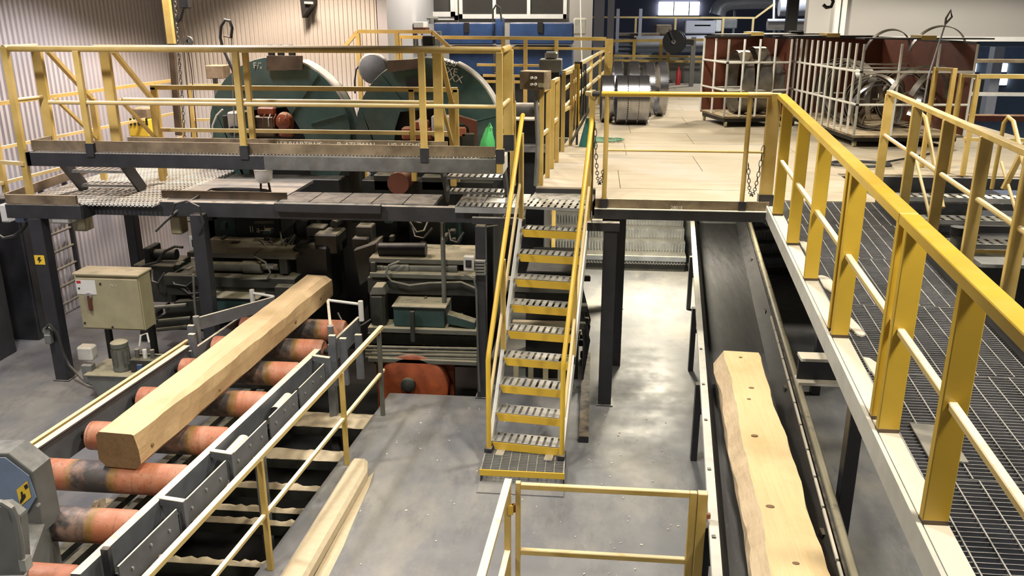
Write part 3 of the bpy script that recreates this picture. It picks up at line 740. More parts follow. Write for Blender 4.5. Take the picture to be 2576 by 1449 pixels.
# loose plates and sawdust heaps along the inner edge
for k, (y, dx, w_, l_) in enumerate(((8.2, 0.2, 0.09, 0.35), (7.2, 0.21, 0.11, 0.5), (6.2, 0.20, 0.1, 0.45), (5.3, 0.21, 0.08, 0.5), (4.5, 0.21, 0.1, 0.55))):
    n = 9; pts = []
    for j in range(n):
        a_ = 2 * math.pi * j / n; rr = random.uniform(0.75, 1.1)
        pts.append((XL(y) + dx - 0.02 + 0.5 * w_ * rr * math.cos(a_), y + 0.5 * l_ * rr * math.sin(a_), Z2 - 0.001))
    o = MB().prism(pts, (0, 0, 0.012)).build('sawdust_drift', M['sawdust_pale'], t); o['kind'] = 'stuff'
MB().box((XL(3.75) + 0.27, 3.72, Z2 + 0.008), (0.16, 0.36, 0.008), Matrix.Rotation(-0.09, 3, 'Z')).build('loose_plate', M['galv'], t)
# support columns and bracket under the walkway
def brace(name, p, q, w_, h_, label, cat='beam'):
    return tag(MB().bar(p, q, w_, h_).build(name, M['black_clean'], bevel=0.004), label, cat)
for (py_, lab) in ((5.75, 'dark steel leg under the grating walkway, right of the pale log'), (9.3, 'far dark steel leg under the grating walkway near the deck')):
    xl = XL(py_) + (0.36 if py_ < 6 else 0.75)
    tag(MB().bx(xl, xl + 0.1, py_, py_ + 0.1, 0, Z2 - 0.21).build('walkway_leg', M['black_clean'], bevel=0.004), lab, 'column')
t2 = thing('bracket_beam', 'short channel bracket with sawdust top sticking out below the walkway edge', 'beam', (1.45, 5.2, 1.85))
p0 = U(2012, 895, Y=5.35)
MB().bx(p0.x, p0.x + 0.5, 5.3, 5.42, p0.z - 0.02, p0.z + 0.0).build('top_flange', M['white_steel'], t2)
MB().bx(p0.x, p0.x + 0.5, 5.36, 5.38, p0.z - 0.17, p0.z - 0.02).build('web', M['black_clean'], t2)
MB().bx(p0.x, p0.x + 0.5, 5.3, 5.42, p0.z - 0.19, p0.z - 0.17).build('bottom_flange', M['white_steel'], t2)
# walkway guard rail, left side (nearest to the belt conveyor)
g = thing('guard_rail', 'bright yellow guard rail on the left edge of the grating walkway', 'railing', (1.6, 5, Z2))
def zt(y): return 3.30 + 0.12 * (y - 3.0) / 5.9
pts = [(8.93), 6.9, 3.9, 0.7]
for i, (ya, yb2) in enumerate(((8.95, 8.15), (8.14, 3.93), (3.92, 0.6))):
    xa_, xb_ = XL(ya) + 0.055, XL(yb2) + 0.055
    MB().bar((xa_, ya, zt(ya)), (xb_, yb2, zt(yb2)), 0.085, 0.05).build('top_rail', M['yellow_clean'], g, bevel=0.004)
MB().bar((XL(8.7) + 0.06, 8.7, Z2 + 0.54), (XL(0.6) + 0.06, 0.6, Z2 + 0.5), 0.035, 0.03).build('mid_rail', M['yellow_mid'], g, bevel=0.004)
for y in (8.5, 7.35, 6.3, 5.22, 5.10, 3.97, 3.83, 3.05, 2.15):
    x = XL(y) + 0.07
    MB().bx(x - 0.05, x + 0.05, y - 0.02, y + 0.02, Z2 + 0.001, zt(y) - 0.025).build('post', M['yellow_clean'], g, bevel=0.004)
    MB().bx(x - 0.051, x + 0.051, y - 0.021, y + 0.021, Z2 + 0.0, Z2 + 0.02).build('post_weld', M['rust_steel'], g)
# corner post
t = thing('corner_post', 'thick yellow corner post where the walkway rail meets the deck gate', 'post', (1.79, 8.95, Z2 - 0.1))
MB().bx(1.73, 1.86, 8.93, 9.0, Z2 + 0.0, 3.45).build('post_tube', M['yellow'], t, bevel=0.006)
MB().bx(1.72, 1.87, 8.92, 9.01, Z2 - 0.16, Z2 + 0.12).build('post_foot', M['black_clean'], t)
# right rail of the walkway
g = thing('guard_rail', 'dull yellow guard rail on the right edge of the grating walkway', 'railing', (3.2, 8, Z2))
def XG(y): return 3.45 - 0.1205 * (10.62 - y)
MB().bar((XG(10.66), 10.66, 3.33), (XG(0.8), 0.8, 3.31), 0.07, 0.045).build('top_rail', M['yellow'], g, bevel=0.004)
MB().cyl((XG(10.6), 10.6, 2.83), (XG(0.8), 0.8, 2.82), 0.022, 8).build('mid_rail', M['yellow_mid'], g, smooth=True)
for px, py in ((2240, 228), (2310, 257), (2388, 290), (2488, 330), (2600, 378), (2760, 445)):
    q = U(px, py, z=3.35); y = q.y
    x = XG(y)
    MB().bx(x - 0.05, x + 0.05, y - 0.02, y + 0.02, Z2 - 0.1, 3.31).build('post', M['yellow'], g, bevel=0.004)
# ================================================================== DECK GATE (upper floor edge)
g = thing('deck_gate', 'yellow tube barrier across the front edge of the sawdust covered deck', 'gate', (0.9, 8.9, Z2))
za = U(1520, 236, Y=8.92).z
MB().cyl((0.06, 8.92, za), (1.52, 8.92, za), 0.027, 12).build('top_rail', M['yellow_clean'], g, smooth=True)
MB().cyl((1.52, 8.92, za), (1.75, 8.93, za), 0.031, 10).build('latch_sleeve', M['yellow'], g, smooth=True)
MB().cyl((0.1, 8.92, Z2 + 0.56), (1.72, 8.92, Z2 + 0.56), 0.012, 8).build('mid_rail', M['yellow'], g, smooth=True)
for x in (0.12, 1.55):
    MB().cyl((x, 8.92, Z2 - 0.02), (x, 8.92, za), 0.025, 10).build('post', M['yellow'], g, smooth=True)
    MB().bx(x - 0.035, x + 0.035, 8.88, 8.96, Z2 - 0.12, Z2 + 0.05).build('hinge_bracket', M['black_clean'], g)
MB().cyl((-0.05, 8.92, za), (0.04, 8.92, za), 0.03, 10).build('hinge', M['black_clean'], g)
t = thing('hinge_post', 'short yellow post with tube end beside the deck barrier, top of stair', 'post', (-0.02, 8.95, Z2))
MB().bx(-0.06, 0.0, 8.96, 9.02, Z2 - 0.1, za + 0.03).build('post_tube', M['yellow'], t)
MB().cyl((-0.09, 8.96, za), (-0.03, 8.9, za), 0.028, 10).build('tube_end', M['yellow_mid'], t)
def chain(name, label, p, q, sag, n=22):
    """hanging chain, each link a part"""
    p = Vector(p); q = Vector(q)
    t = thing(name, label, 'chain', (p.x, p.y, min(p.z, q.z) - sag))
    for i in range(n):
        f0 = (i + 0.5) / n
        def pt(f): return p.lerp(q, f) - Vector((0, 0, sag * 4 * f * (1 - f)))
        a_ = pt(max(0, f0 - 0.5 / n)); b2 = pt(min(1, f0 + 0.5 / n)); d = (b2 - a_)
        L = d.length * 0.66; d.normalize()
        side = Vector((1, 0, 0)) if i % 2 else Vector((0, 1, 0))
        side = (side - d * side.dot(d)).normalized()
        c = (a_ + b2) / 2; pts = []
        for k in range(9):
            an = 2 * math.pi * k / 8
            pts.append(c + d * (L * math.cos(an)) + side * (0.016 * math.sin(an)))
        MB().tube(pts, 0.004, 4).build('link', M['black_clean'], t)
    return t
chain('barrier_chain', 'loose hanging chain at the right end of the deck barrier', (1.58, 8.9, Z2 + 0.45), (1.72, 8.92, Z2 + 0.62), 0.42, 24)
chain('barrier_chain', 'loose hanging chain at the left end of the deck barrier', (0.0, 8.93, Z2 + 0.85), (0.1, 8.9, Z2 + 0.35), 0.35, 24)
# ================================================================== BELT CONVEYOR WITH PALE LOG
def CL(y): return 1.09 + 0.088 * (y - 7.62)
def CR(y): return 1.64 + 0.1 * (y - 4.5)
Y0, Y1 = 1.2, 15.25
t = thing('belt_conveyor', 'long black belt conveyor in a steel trough passing under the deck', 'conveyor', (1.4, 7.5, 0))
def strip(xa, xb, za_, zb_, th):
    """ribbon between two lines along the conveyor"""
    return MB().prism([(xa(Y0), Y0, za_), (xb(Y0), Y0, zb_), (xb(Y0), Y0, zb_ - th), (xa(Y0), Y0, za_ - th)], (0, 0, 0)) if False else \
        MB().add([(xa(Y0), Y0, za_), (xb(Y0), Y0, zb_), (xb(Y1), Y1, zb_), (xa(Y1), Y1, za_),
                  (xa(Y0), Y0, za_ - th), (xb(Y0), Y0, zb_ - th), (xb(Y1), Y1, zb_ - th), (xa(Y1), Y1, za_ - th)],
                 [(0, 1, 2, 3), (7, 6, 5, 4), (0, 4, 5, 1), (1, 5, 6, 2), (2, 6, 7, 3), (3, 7, 4, 0)])
strip(lambda y: CL(y) + 0.12, lambda y: CR(y) - 0.13, 0.62, 0.62, 0.02).build('belt', M['belt'], t)
strip(lambda y: CL(y) + 0.02, lambda y: CL(y) + 0.04, 0.86, 0.86, 0.27).build('side_board', M['black_clean'], t)
strip(lambda y: CL(y) + 0.03, lambda y: CL(y) + 0.13, 0.845, 0.635, 0.015).build('skirt', M['belt'], t)
strip(lambda y: CR(y) - 0.03, lambda y: CR(y) - 0.01, 0.90, 0.90, 0.3).build('side_board', M['black_clean'], t)
strip(lambda y: CR(y) - 0.14, lambda y: CR(y) - 0.035, 0.635, 0.88, 0.015).build('skirt', M['belt'], t)
strip(lambda y: CL(y) - 0.015, lambda y: CL(y) + 0.05, 0.875, 0.875, 0.06).build('side_rail', M['stringer'], t)
MB().cyl((CR(Y0) + 0.02, Y0, 0.90), (CR(Y1) + 0.02, Y1, 0.90), 0.035, 10).build('side_tube', M['pipe_dusty'], t, smooth=True)
yy = 2.2
while yy < 9.0:
    l_ = random.uniform(0.35, 0.6)
    MB().bar((CR(yy) - 0.055, yy, 0.9), (CR(yy + l_) - 0.055, yy + l_, 0.9), 0.018, 0.02).build('wear_strip', M['white_steel'], t)
    yy += l_ + 0.03
for y in (4.2, 5.0, 5.9, 6.75, 7.5, 8.4):
    MB().bx(CL(y) + 0.0, CL(y) + 0.025, y, y + 0.03, 0.84, 0.885).build('clip', M['black'], t)
for y in (5.2, 7.62, 9.87, 12.2):
    for s_, xx in ((0, CL(y) - 0.02), (1, CR(y) - 0.05)):
        MB().bx(xx - 0.03, xx + 0.03, y, y + 0.08, 0, 0.82).build('leg', M['black_clean'], t)
    MB().bx(CL(y), CR(y), y + 0.02, y + 0.06, 0.5, 0.56).build('cross_member', M['black_clean'], t)
def log_mesh(p, q, prof_fn, n, jit, seed):
    """p,q: centre of the log's underside ends; prof_fn(t)-> list of (x,z) offsets"""
    rnd = random.Random(seed)
    p = Vector(p); q = Vector(q); d = (q - p); dn = d.normalized(); side = dn.cross(Vector((0, 0, 1))).normalized()
    k = len(prof_fn(0)); vs = []; fs = []
    ph = [rnd.uniform(0, 6.28) for _ in range(k)]; ph2 = [rnd.uniform(0, 6.28) for _ in range(k)]
    for i in range(n + 1):
        t_ = i / n
        for j, (x, z) in enumerate(prof_fn(t_)):
            jx = jit[j] * (0.6 * math.sin(t_ * 17 + ph[j]) + 0.4 * math.sin(t_ * 41 + ph2[j]) + 0.35 * rnd.uniform(-1, 1))
            jz = jit[j] * 0.5 * (0.6 * math.sin(t_ * 13 + ph2[j]) + 0.4 * rnd.uniform(-1, 1))
            vs.append(p + d * t_ + side * (x + jx) + Vector((0, 0, z + jz)))
    for i in range(n):
        for j in range(k):
            fs.append((i * k + j, i * k + (j + 1) % k, (i + 1) * k + (j + 1) % k, (i + 1) * k + j))
    return vs, fs, k, n
def make_log(name, label, p, q, prof_fn, n, jit, seed, side_idx, mats):
    vs, fs, k, n = log_mesh(p, q, prof_fn, n, jit, seed)
    t = thing(name, label, 'log', ((p[0] + q[0]) / 2, (p[1] + q[1]) / 2, min(p[2], q[2])))
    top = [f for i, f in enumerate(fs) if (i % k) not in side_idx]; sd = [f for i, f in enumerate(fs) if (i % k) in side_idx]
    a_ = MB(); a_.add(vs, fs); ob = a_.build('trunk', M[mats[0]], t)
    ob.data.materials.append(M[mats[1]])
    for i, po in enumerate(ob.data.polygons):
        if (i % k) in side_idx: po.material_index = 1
    for e, nm in ((0, 'end_face'), (n, 'end_face')):
        ring = vs[e * k:(e + 1) * k]; c = sum(ring, Vector()) / k
        MB().add(list(ring) + [c], [(j, (j + 1) % k, k) for j in range(k)]).build(nm, M[mats[2]], t)
    return t
def prof2(t_):
    w_ = 0.19 - 0.012 * t_; h = 0.36
    return [(-0.10, 0.0), (0.12, 0.0), (0.24, 0.1), (0.235, 0.2), (w_, h), (-w_ + 0.03, h), (-0.24, 0.22), (-0.23, 0.1)]
fa = U(1860, 884, z=0.99); na = U(2010, 1449, z=0.99)
dvec = (fa - na).normalized()
nst = na - dvec * 1.6
lg = make_log('squared_log', 'pale freshly debarked log with waney edges lying on the black belt conveyor', (nst.x, nst.y, 0.632), (fa.x, fa.y, 0.632), prof2, 46, [0, 0, 0.012, 0.016, 0.014, 0.014, 0.018, 0.01], 3, (6, 5), ('log_pale', 'log_wane', 'log_end'))
for px, py, r in ((1890, 975, 0.02), (1884, 1003, 0.014), (1898, 1095, 0.022), (1937, 1273, 0.024), (2002, 1416, 0.018), (1863, 898, 0.014)):
    c = U(px, py, z=0.997)
    pts = [(c.x + r * math.cos(a_) * 1.25, c.y + r * 0.8 * math.sin(a_), 0.988) for a_ in [2 * math.pi * i / 9 for i in range(9)]]
    MB().prism(pts, (0, 0, 0.009)).build('knot', M['knot'], lg)
# ================================================================== ROLLER CONVEYOR WITH SQUARED LOG
def FL(y): return -4.406 + 0.09 * (y - 5.68)
def FR(y): return -3.083 + 0.0875 * (y - 4.52)
t = thing('roller_conveyor', 'grey steel roller conveyor with worn orange rollers feeding the saw', 'conveyor', (-3.6, 6.5, 0))
def beamline(fn, y0, y1, dx0, dx1, z0, z1):
    return MB().prism([(fn(y0) + dx0, y0, z0), (fn(y0) + dx1, y0, z0), (fn(y1) + dx1, y1, z0), (fn(y1) + dx0, y1, z0)], (0, 0, z1 - z0))
beamline(FL, 4.2, 7.95, -0.02, 0.045, 0.885, 0.9).build('side_flange', M['frame_grey'], t)
beamline(FL, 4.2, 7.95, -0.02, 0.0, 0.6, 0.885).build('side_web', M['frame_grey'], t)
beamline(FL, 4.2, 8.1, -0.085, -0.045, 0.88, 0.905).build('edge_strip', M['yellow'], t)
beamline(FL, 7.98, 9.1, 0.0, 0.03, 0.62, 0.82).build('side_web', M['frame_grey'], t)
beamline(FR, 4.2, 7.98, -0.045, 0.02, 0.885, 0.9).build('side_flange', M['frame_grey'], t)
beamline(FR, 4.2, 7.98, -0.002, 0.02, 0.62, 0.885).build('side_web', M['frame_grey'], t)
beamline(FR, 4.2, 8.05, 0.03, 0.09, 0.7, 0.74).build('chain_guide', M['machine_dark'], t)
beamline(FR, 8.2, 9.1, 0.0, 0.03, 0.62, 0.86).build('side_web', M['frame_grey'], t)
rl = None
RY = (4.32, 4.97, 5.62, 6.27, 7.0, 7.72, 8.36, 8.99)
for i, y in enumerate(RY):
    x0 = FL(y) + 0.07
    x1 = FR(y) - 0.02
    if rl is None:
        mb = MB(); mb.lathe((0, 0, 0), (1.24, 0, 0), [(0, 0.0), (0, 0.10), (0.012, 0.123), (0.03, 0.125), (1.21, 0.125), (1.24, 0.11), (1.24, 0.0)], 28)
        rl = mb.build('roller', M['roller'], t, loc=(x0, y, 0.72), smooth=True)
        ax = MB().cyl((-0.1, 0, 0), (1.34, 0, 0), 0.03, 10).build('axle', M['machine_dark'], rl, loc=(x0, y, 0.72))
        cp = MB().lathe((-0.012, 0, 0), (0, 0, 0), [(0.0, 0.0), (0.0, 0.085), (0.012, 0.1), (0.012, 0.0)], 20).build('end_cap', M['motor'], rl, loc=(x0, y, 0.72), smooth=True)
        base = rl
    else:
        r = base.copy(); COL.objects.link(r); r.parent = t; r.location = V(x0, y, 0.72) - t.location
        r.rotation_euler = (random.uniform(0, 6), 0, 0)
        if y > 5.9 or 4.5 < y < 5.3:
            r.material_slots[0].link = 'OBJECT'; r.material_slots[0].material = M['roller_far']
        for ch in base.children:
            c = ch.copy(); COL.objects.link(c); c.parent = r
# side guard plates with bolts and gussets on the right
GP = [(4.35, 5.02), (5.08, 5.72), (5.78, 6.42), (6.48, 7.05), (7.1, 7.7)]
for (y0, y1) in GP:
    pl = beamline(FR, y0, y1, 0.155, 0.167, 0.66, 0.86).build('guard_plate', M['frame_grey'], t)
    for k in range(3):
        yb = y0 + (y1 - y0) * (0.18 + 0.32 * k)
        MB().lathe((FR(yb) + 0.167, yb, 0.76 + 0.03 * (k % 2)), (FR(yb) + 0.18, yb, 0.76 + 0.03 * (k % 2)), [(0, 0.014), (0.01, 0.012), (0.012, 0.0)], 7).build('bolt', M['bolt'], pl)
for y in (5.05, 5.75, 7.75):
    x = FR(y)
    MB().prism([(x + 0.02, y, 0.92), (x + 0.2, y, 0.90), (x + 0.2, y, 0.60), (x + 0.15, y, 0.60), (x + 0.15, y, 0.82), (x + 0.02, y, 0.86)], (0.002, 0.045, 0)).build('gusset', M['frame_grey'], t, bevel=0.004)
mb = MB()
mb.lathe((FR(5.95) + 0.1, 5.85, 0.80), (FR(6.1) + 0.1, 6.15, 0.80), [(0, 0.06), (0.3, 0.06)], 12, math.radians(0), math.radians(180))
mb.build('chain_cover', M['frame_grey'], t, smooth=True)
mb = MB(); mb.lathe((FR(6.85) + 0.1, 6.7, 0.80), (FR(7) + 0.1, 7.0, 0.80), [(0, 0.055), (0.3, 0.055)], 12, math.radians(0), math.radians(180))
mb.build('chain_cover', M['frame_grey'], t, smooth=True)
# drive chain: a row of small links between web and guard plate
for (y0, y1) in ((4.4, 4.95), (5.1, 5.5)):
    k = 0; y = y0
    while y < y1:
        mb = MB().box((FR(y) + 0.12, y, 0.755), (0.04, 0.02, 0.03)); mb.build('chain_link', M['machine_dark'], t); y += 0.035
# legs and cross ties
for y in (4.6, 6.6, 8.3):
    for x in (FL(y) + 0.03, FR(y) - 0.02): MB().bx(x - 0.04, x + 0.04, y - 0.04, y + 0.04, -0.6 if x > -3.6 else 0.0, 0.62).build('leg', M['steel_grey'], t)
for y in (4.65, 5.95, 6.65, 8.0):
    MB().bx(FL(y) + 0.02, FR(y), y - 0.03, y + 0.03, 0.42, 0.5).build('cross_tie', M['machine'], t)
beamline(FL, 4.3, 8.4, 0.45, 0.53, 0.25, 0.31).build('under_rail', M['machine'], t)
beamline(FL, 4.3, 8.4, 0.62, 0.68, 0.25, 0.31).build('under_rail', M['machine'], t)
MB().bx(-3.75, -3.69, 6.9, 6.96, 0, 0.45).build('small_post', M['yellow'], t)
# end uprights near the camera
p_ = U(318, 1440, Y=4.5)
MB().bx(FR(4.38) + 0.05, FR(4.38) + 0.1, 4.36, 4.40, 0.4, 0.97).build('end_upright', M['black_clean'], t)
MB().bx(FR(4.2) + 0.0, FR(4.2) + 0.07, 4.18, 4.22, 0.4, 0.82).build('end_upright', M['steel_grey'], t)
# upright brackets at the far end
for (y, dx, h) in ((7.95, 0.12, 0.16), (7.98, 0.22, 0.12), (8.15, 0.32, 0.10)):
    MB().bx(FR(y) + dx, FR(y) + dx + 0.07, y, y + 0.05, 0.5, 0.9 + h).build('bracket', M['frame_grey'], t)
for (y, dx) in ((8.0, 0.0), (8.25, -0.15)):
    MB().bx(FL(y) + dx, FL(y) + dx + 0.07, y, y + 0.05, 0.5, 1.0).build('bracket', M['frame_grey'], t)
# centring arms
def arm(label, p, q, h, pivot):
    t = thing('centring_arm', label, 'guide arm', (p[0], p[1], 0.86))
    MB().bar(p, q, 0.03, h).build('blade', M['frame_grey'], t)
    MB().cyl((p[0], p[1], 0.45), (p[0], p[1], p[2] + h * 0.5 + 0.02), 0.035, 10).build('pivot', M['steel_grey'], t, smooth=True)
    MB().tube([(q[0], q[1], q[2] + h / 2), pivot, (pivot[0], pivot[1], pivot[2] + 0.03)], 0.017, 7).build('link_rod', M['white_steel'], t)
    MB().cyl((pivot[0], pivot[1], pivot[2] - 0.2), (pivot[0], pivot[1], pivot[2] + 0.04), 0.03, 9).build('link_pin', M['white_steel'], t, smooth=True)
    return t
arm('long steel centring arm left of the squared log at the saw entry', (-4.27, 8.37, 0.98), (-3.69, 9.17, 0.98), 0.14, (-4.0, 9.28, 1.05))
arm('short steel centring arm right of the squared log at the saw entry', (-2.72, 8.22, 0.98), (-3.02, 9.1, 0.98), 0.14, (-2.62, 9.05, 1.03))
# squared log on the rollers
def prof1(t_):
    w_ = 0.155; h = 0.30
    return [(-0.12, 0.0), (0.13, 0.0), (0.175, 0.05), (0.17, 0.17), (w_ + 0.0, h - 0.05 + 0.045 * (1 - min(1, t_ * 3))), (w_ - 0.02 - 0.05 * min(1, t_ * 3), h), (-w_ + 0.01, h), (-w_ - 0.015, h - 0.03), (-0.175, 0.06)]
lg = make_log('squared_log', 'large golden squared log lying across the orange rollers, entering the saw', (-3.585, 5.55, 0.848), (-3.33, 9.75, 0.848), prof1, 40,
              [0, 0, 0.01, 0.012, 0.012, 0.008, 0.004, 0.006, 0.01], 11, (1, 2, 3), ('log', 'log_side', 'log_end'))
for (f, x, z, r) in ((0.04, 0.168, 0.12, 0.018), (0.3, 0.172, 0.1, 0.014), (0.72, 0.168, 0.12, 0.022), (0.9, 0.168, 0.14, 0.02)):
    c = V(-3.585, 5.55, 0.848).lerp(V(-3.33, 9.75, 0.848), f) + V(x, 0, z)
    MB().lathe(c, c + V(0.02, 0, 0), [(0, r), (0.012, r * 0.8), (0.014, 0)], 9).build('knot', M['knot'], lg)
# chips heap under the log end
def heap(name, label, c, rx, ry, h, mat='sawdust', seed=1, cat='sawdust heap'):
    rnd = random.Random(seed); vs = []; fs = []; R_, A_ = 5, 14
    vs.append((c[0], c[1], c[2] + h))
    for i in range(1, R_ + 1):
        for j in range(A_):
            a_ = 2 * math.pi * j / A_; r = i / R_ * rnd.uniform(0.85, 1.15)
            vs.append((c[0] + rx * r * math.cos(a_), c[1] + ry * r * math.sin(a_), c[2] + (h * (1 - (i / R_)) ** 0.8 * rnd.uniform(0.7, 1.2) if i < R_ else 0)))
    for j in range(A_): fs.append((0, 1 + j, 1 + (j + 1) % A_))
    for i in range(R_ - 1):
        for j in range(A_):
            fs.append((1 + i * A_ + j, 1 + (i + 1) * A_ + j, 1 + (i + 1) * A_ + (j + 1) % A_, 1 + i * A_ + (j + 1) % A_))
    o = MB().add(vs, fs).build(name, M[mat], smooth=True); o['kind'] = 'stuff'
    return tag(o, label, cat)
heap('sawdust_heap', 'small heap of bark and chips on the floor below the log end', (-4.15, 6.05, 0.0), 0.25, 0.3, 0.22, 'sawdust', 4)
heap('sawdust_heap', 'thin pale sawdust drift on the floor along the concrete kerb', (-2.04, 5.9, 0.0), 0.06, 1.1, 0.02, 'sawdust', 5)
# drive cover with warning sticker at bottom left
t = thing('drive_cover', 'grey chain drive cover with blue panel and yellow hand warning sticker', 'machine cover', (-3.9, 4.7, 0))
MB().prism([(-4.8, 4.15, 0), (-3.44, 4.15, 0), (-3.80, 5.0, 0), (-4.8, 5.0, 0)], (0, 0, 0.86)).build('lower_housing', M['cover_grey'], t, bevel=0.01)
cp = [U(-90, 1142, Y=4.75), U(20, 1140, Y=4.75), U(82, 1188, Y=4.75), U(112, 1340, Y=4.75), U(-90, 1340, Y=4.75)]
MB().prism(cp, (0.0, 0.2, 0)).build('upper_housing', M['cover_grey'], t, bevel=0.006)
pn = [U(-60, 1152, Y=4.745), U(14, 1150, Y=4.745), U(74, 1196, Y=4.745), U(92, 1250, Y=4.745), U(58, 1308, Y=4.745), U(-60, 1310, Y=4.745)]
bp_ = MB().prism(pn, (0, -0.008, 0)).build('blue_panel', M['blue_cover'], t)
st = [U(42, 1232, Y=4.735), U(69, 1209, Y=4.735), U(79, 1250, Y=4.735), U(52, 1273, Y=4.735)]
sk = MB().prism(st, (0, -0.003, 0)).build('warning_sticker', M['sticker'], bp_)
def px_poly(pts, Y, dep): return MB().prism([U(x, y, Y=Y) for x, y in pts], (0, dep, 0))
px_poly([(52, 1238), (56, 1236), (58, 1244), (63, 1242), (65, 1250), (60, 1258), (52, 1268), (50, 1262), (54, 1252)], 4.731, -0.002).build('hand_symbol', M['ink'], bp_)
px_poly([(60, 1222), (68, 1217), (71, 1226), (64, 1232)], 4.731, -0.002).build('gear_symbol', M['ink'], bp_)
MB().cyl(U(99, 1268, Y=4.74), U(99, 1268, Y=4.74) + V(0, -0.02, 0), 0.012, 8).build('bolt', M['bolt'], t)
MB().bx(-3.70, -3.48, 4.135, 4.15, 0.62, 0.8).build('maroon_plate', M['brown_board'], t)
# electric motor box with conduit on the cover
MB().prism([U(-60, 1278, Y=4.1), U(12, 1272, Y=4.1), U(50, 1300, Y=4.1), U(60, 1449, Y=4.1), U(-60, 1449, Y=4.1)], (0, 0.08, 0)).build('terminal_box', M['cover_grey'], t, bevel=0.008)
MB().tube([U(-20, 1262, Y=4.02), U(8, 1266, Y=4.02), U(28, 1278, Y=4.02), U(40, 1305, Y=4.02), U(52, 1370, Y=4.02), U(56, 1420, Y=4.02)], 0.02, 8).build('conduit', M['steel_grey'], t, smooth=True)
MB().bx(U(50, 1400, Y=4.02).x, U(66, 1400, Y=4.02).x, 4.0, 4.06, U(58, 1432, Y=4.02).z, U(58, 1405, Y=4.02).z).build('conduit_clamp', M['galv'], t)
# yellow rail beside the pit
def YR(y): return -2.46 + 0.084 * (y - 5.59)
g = thing('guard_rail', 'yellow guard rail between the roller conveyor and the concrete floor', 'railing', (-2.4, 6, 0))
MB().bar((YR(3.0), 3.0, 1.0), (YR(8.42), 8.42, 1.0), 0.045, 0.04).build('top_rail', M['yellow_mid'], g, bevel=0.003)
MB().bar((YR(3.0), 3.0, 0.5), (YR(8.42), 8.42, 0.5), 0.035, 0.03).build('mid_rail', M['yellow_mid'], g, bevel=0.003)
for y, m_ in ((4.0, 'yellow'), (5.55, 'yellow'), (7.23, 'yellow'), (8.32, 'pipe_dusty')):
    MB().bx(YR(y) - 0.02, YR(y) + 0.025, y - 0.02, y + 0.02, 0.001, 0.98).build('post', M[m_], g, bevel=0.003)
# beams across the pit, heavy with sawdust
for i, (y, w_, z, lab) in enumerate(((8.25, 0.36, -0.05, 'wide sawdust covered plate across the pit nearest the saw'), (7.55, 0.22, -0.1, 'second sawdust covered plate across the pit from the saw'),
                                   (6.95, 0.09, -0.12, 'upper narrow sawdust beam of the middle pair over the pit'), (6.7, 0.07, -0.22, 'lower narrow sawdust beam of the middle pair over the pit'),
                                   (6.35, 0.07, -0.12, 'sawdust covered cross beam over the pit beside the near kerb end'), (5.75, 0.06, -0.12, 'nearest sawdust covered cross beam over the dark pit'))):
    x1 = -2.95 + 0.089 * (y - 0.5)
    t = thing('pit_beam', lab, 'beam', (-3.0, y, z - 0.1))
    MB().bx(-3.5, x1 - 0.002, y - w_ / 2, y + w_ / 2, z - 0.1, z).build('beam', M['machine'], t)
    rnd = random.Random(i); vs = []; n = 22
    for k in range(n + 1):
        x = -3.5 + (x1 - 0.01 + 3.5) * k / n
        for f in (-1, -0.4, 0.4, 1): vs.append((x, y + f * w_ / 2 * rnd.uniform(0.85, 1.05), z + (0.002 if abs(f) == 1 else rnd.uniform(0.015, 0.05))))
    fs = [(k * 4 + j, k * 4 + j + 1, k * 4 + j + 5, k * 4 + j + 4) for k in range(n) for j in range(3)]
    o = MB().add(vs, fs).build('sawdust_layer', M['sawdust'], t, smooth=True); o['kind'] = 'stuff'
tag(MB().prism([(-3.4, 4.6, -1.2), (-2.75, 4.4, -1.2), (-2.62, 5.6, -0.45), (-3.4, 5.8, -0.45)], (0, 0, 0.03)).build('chute_plate', M['machine'], bevel=0.003), 'dark sloping chute plate down in the pit beside the conveyor', 'chute')
# ================================================================== BEIGE CABINET AND HYDRAULIC UNIT
t = thing('electrical_cabinet', 'beige steel electrical cabinet with red handle hung left of the saw', 'cabinet', (-5.4, 8.8, 0.72))
cx0, cx1, cz0, cz1 = -5.82, -5.07, 0.74, 1.39
MB().bx(cx0, cx1, 8.72, 8.98, cz0, cz1).build('body', M['cabinet'], t, bevel=0.008)
d_ = MB().bx(cx0 + 0.01, cx1 - 0.01, 8.70, 8.722, cz0 + 0.02, cz1 - 0.03).build('door', M['cabinet'], t, bevel=0.005)
MB().bx(cx0 + 0.13, cx0 + 0.17, 8.665, 8.70, cz0 + 0.24, cz0 + 0.43).build('handle', M['brown_board'], d_, bevel=0.008)
MB().cyl((cx0 + 0.15, 8.67, cz0 + 0.42), (cx0 + 0.15, 8.70, cz0 + 0.42), 0.035, 12).build('handle_rose', M['bolt'], d_)
MB().bx(cx0 + 0.01, cx0 + 0.24, 8.695, 8.70, cz1 - 0.22, cz1 - 0.05).build('white_label', M['white_plastic'], d_)
MB().bx(cx0 + 0.02, cx0 + 0.07, 8.692, 8.695, cz1 - 0.09, cz1 - 0.06).build('red_label', M['red'], d_)
for (x, z) in ((0.04, 0.08), (0.37, 0.04), (0.30, 0.56), (0.04, 0.5)): MB().cyl((cx0 + x, 8.69, cz0 + z), (cx0 + x, 8.70, cz0 + z), 0.012, 8).build('lock', M['ink'], d_)
MB().bx(cx0 - 0.02, cx1 + 0.02, 8.69, 9.0, cz1, cz1 + 0.03).build('roof', M['cabinet'], t, bevel=0.008)
for x in (cx0 + 0.1, cx1 - 0.1): MB().bx(x - 0.03, x + 0.03, 9.0, 9.06, 0, cz1).build('stand_leg', M['machine_dark'], t)
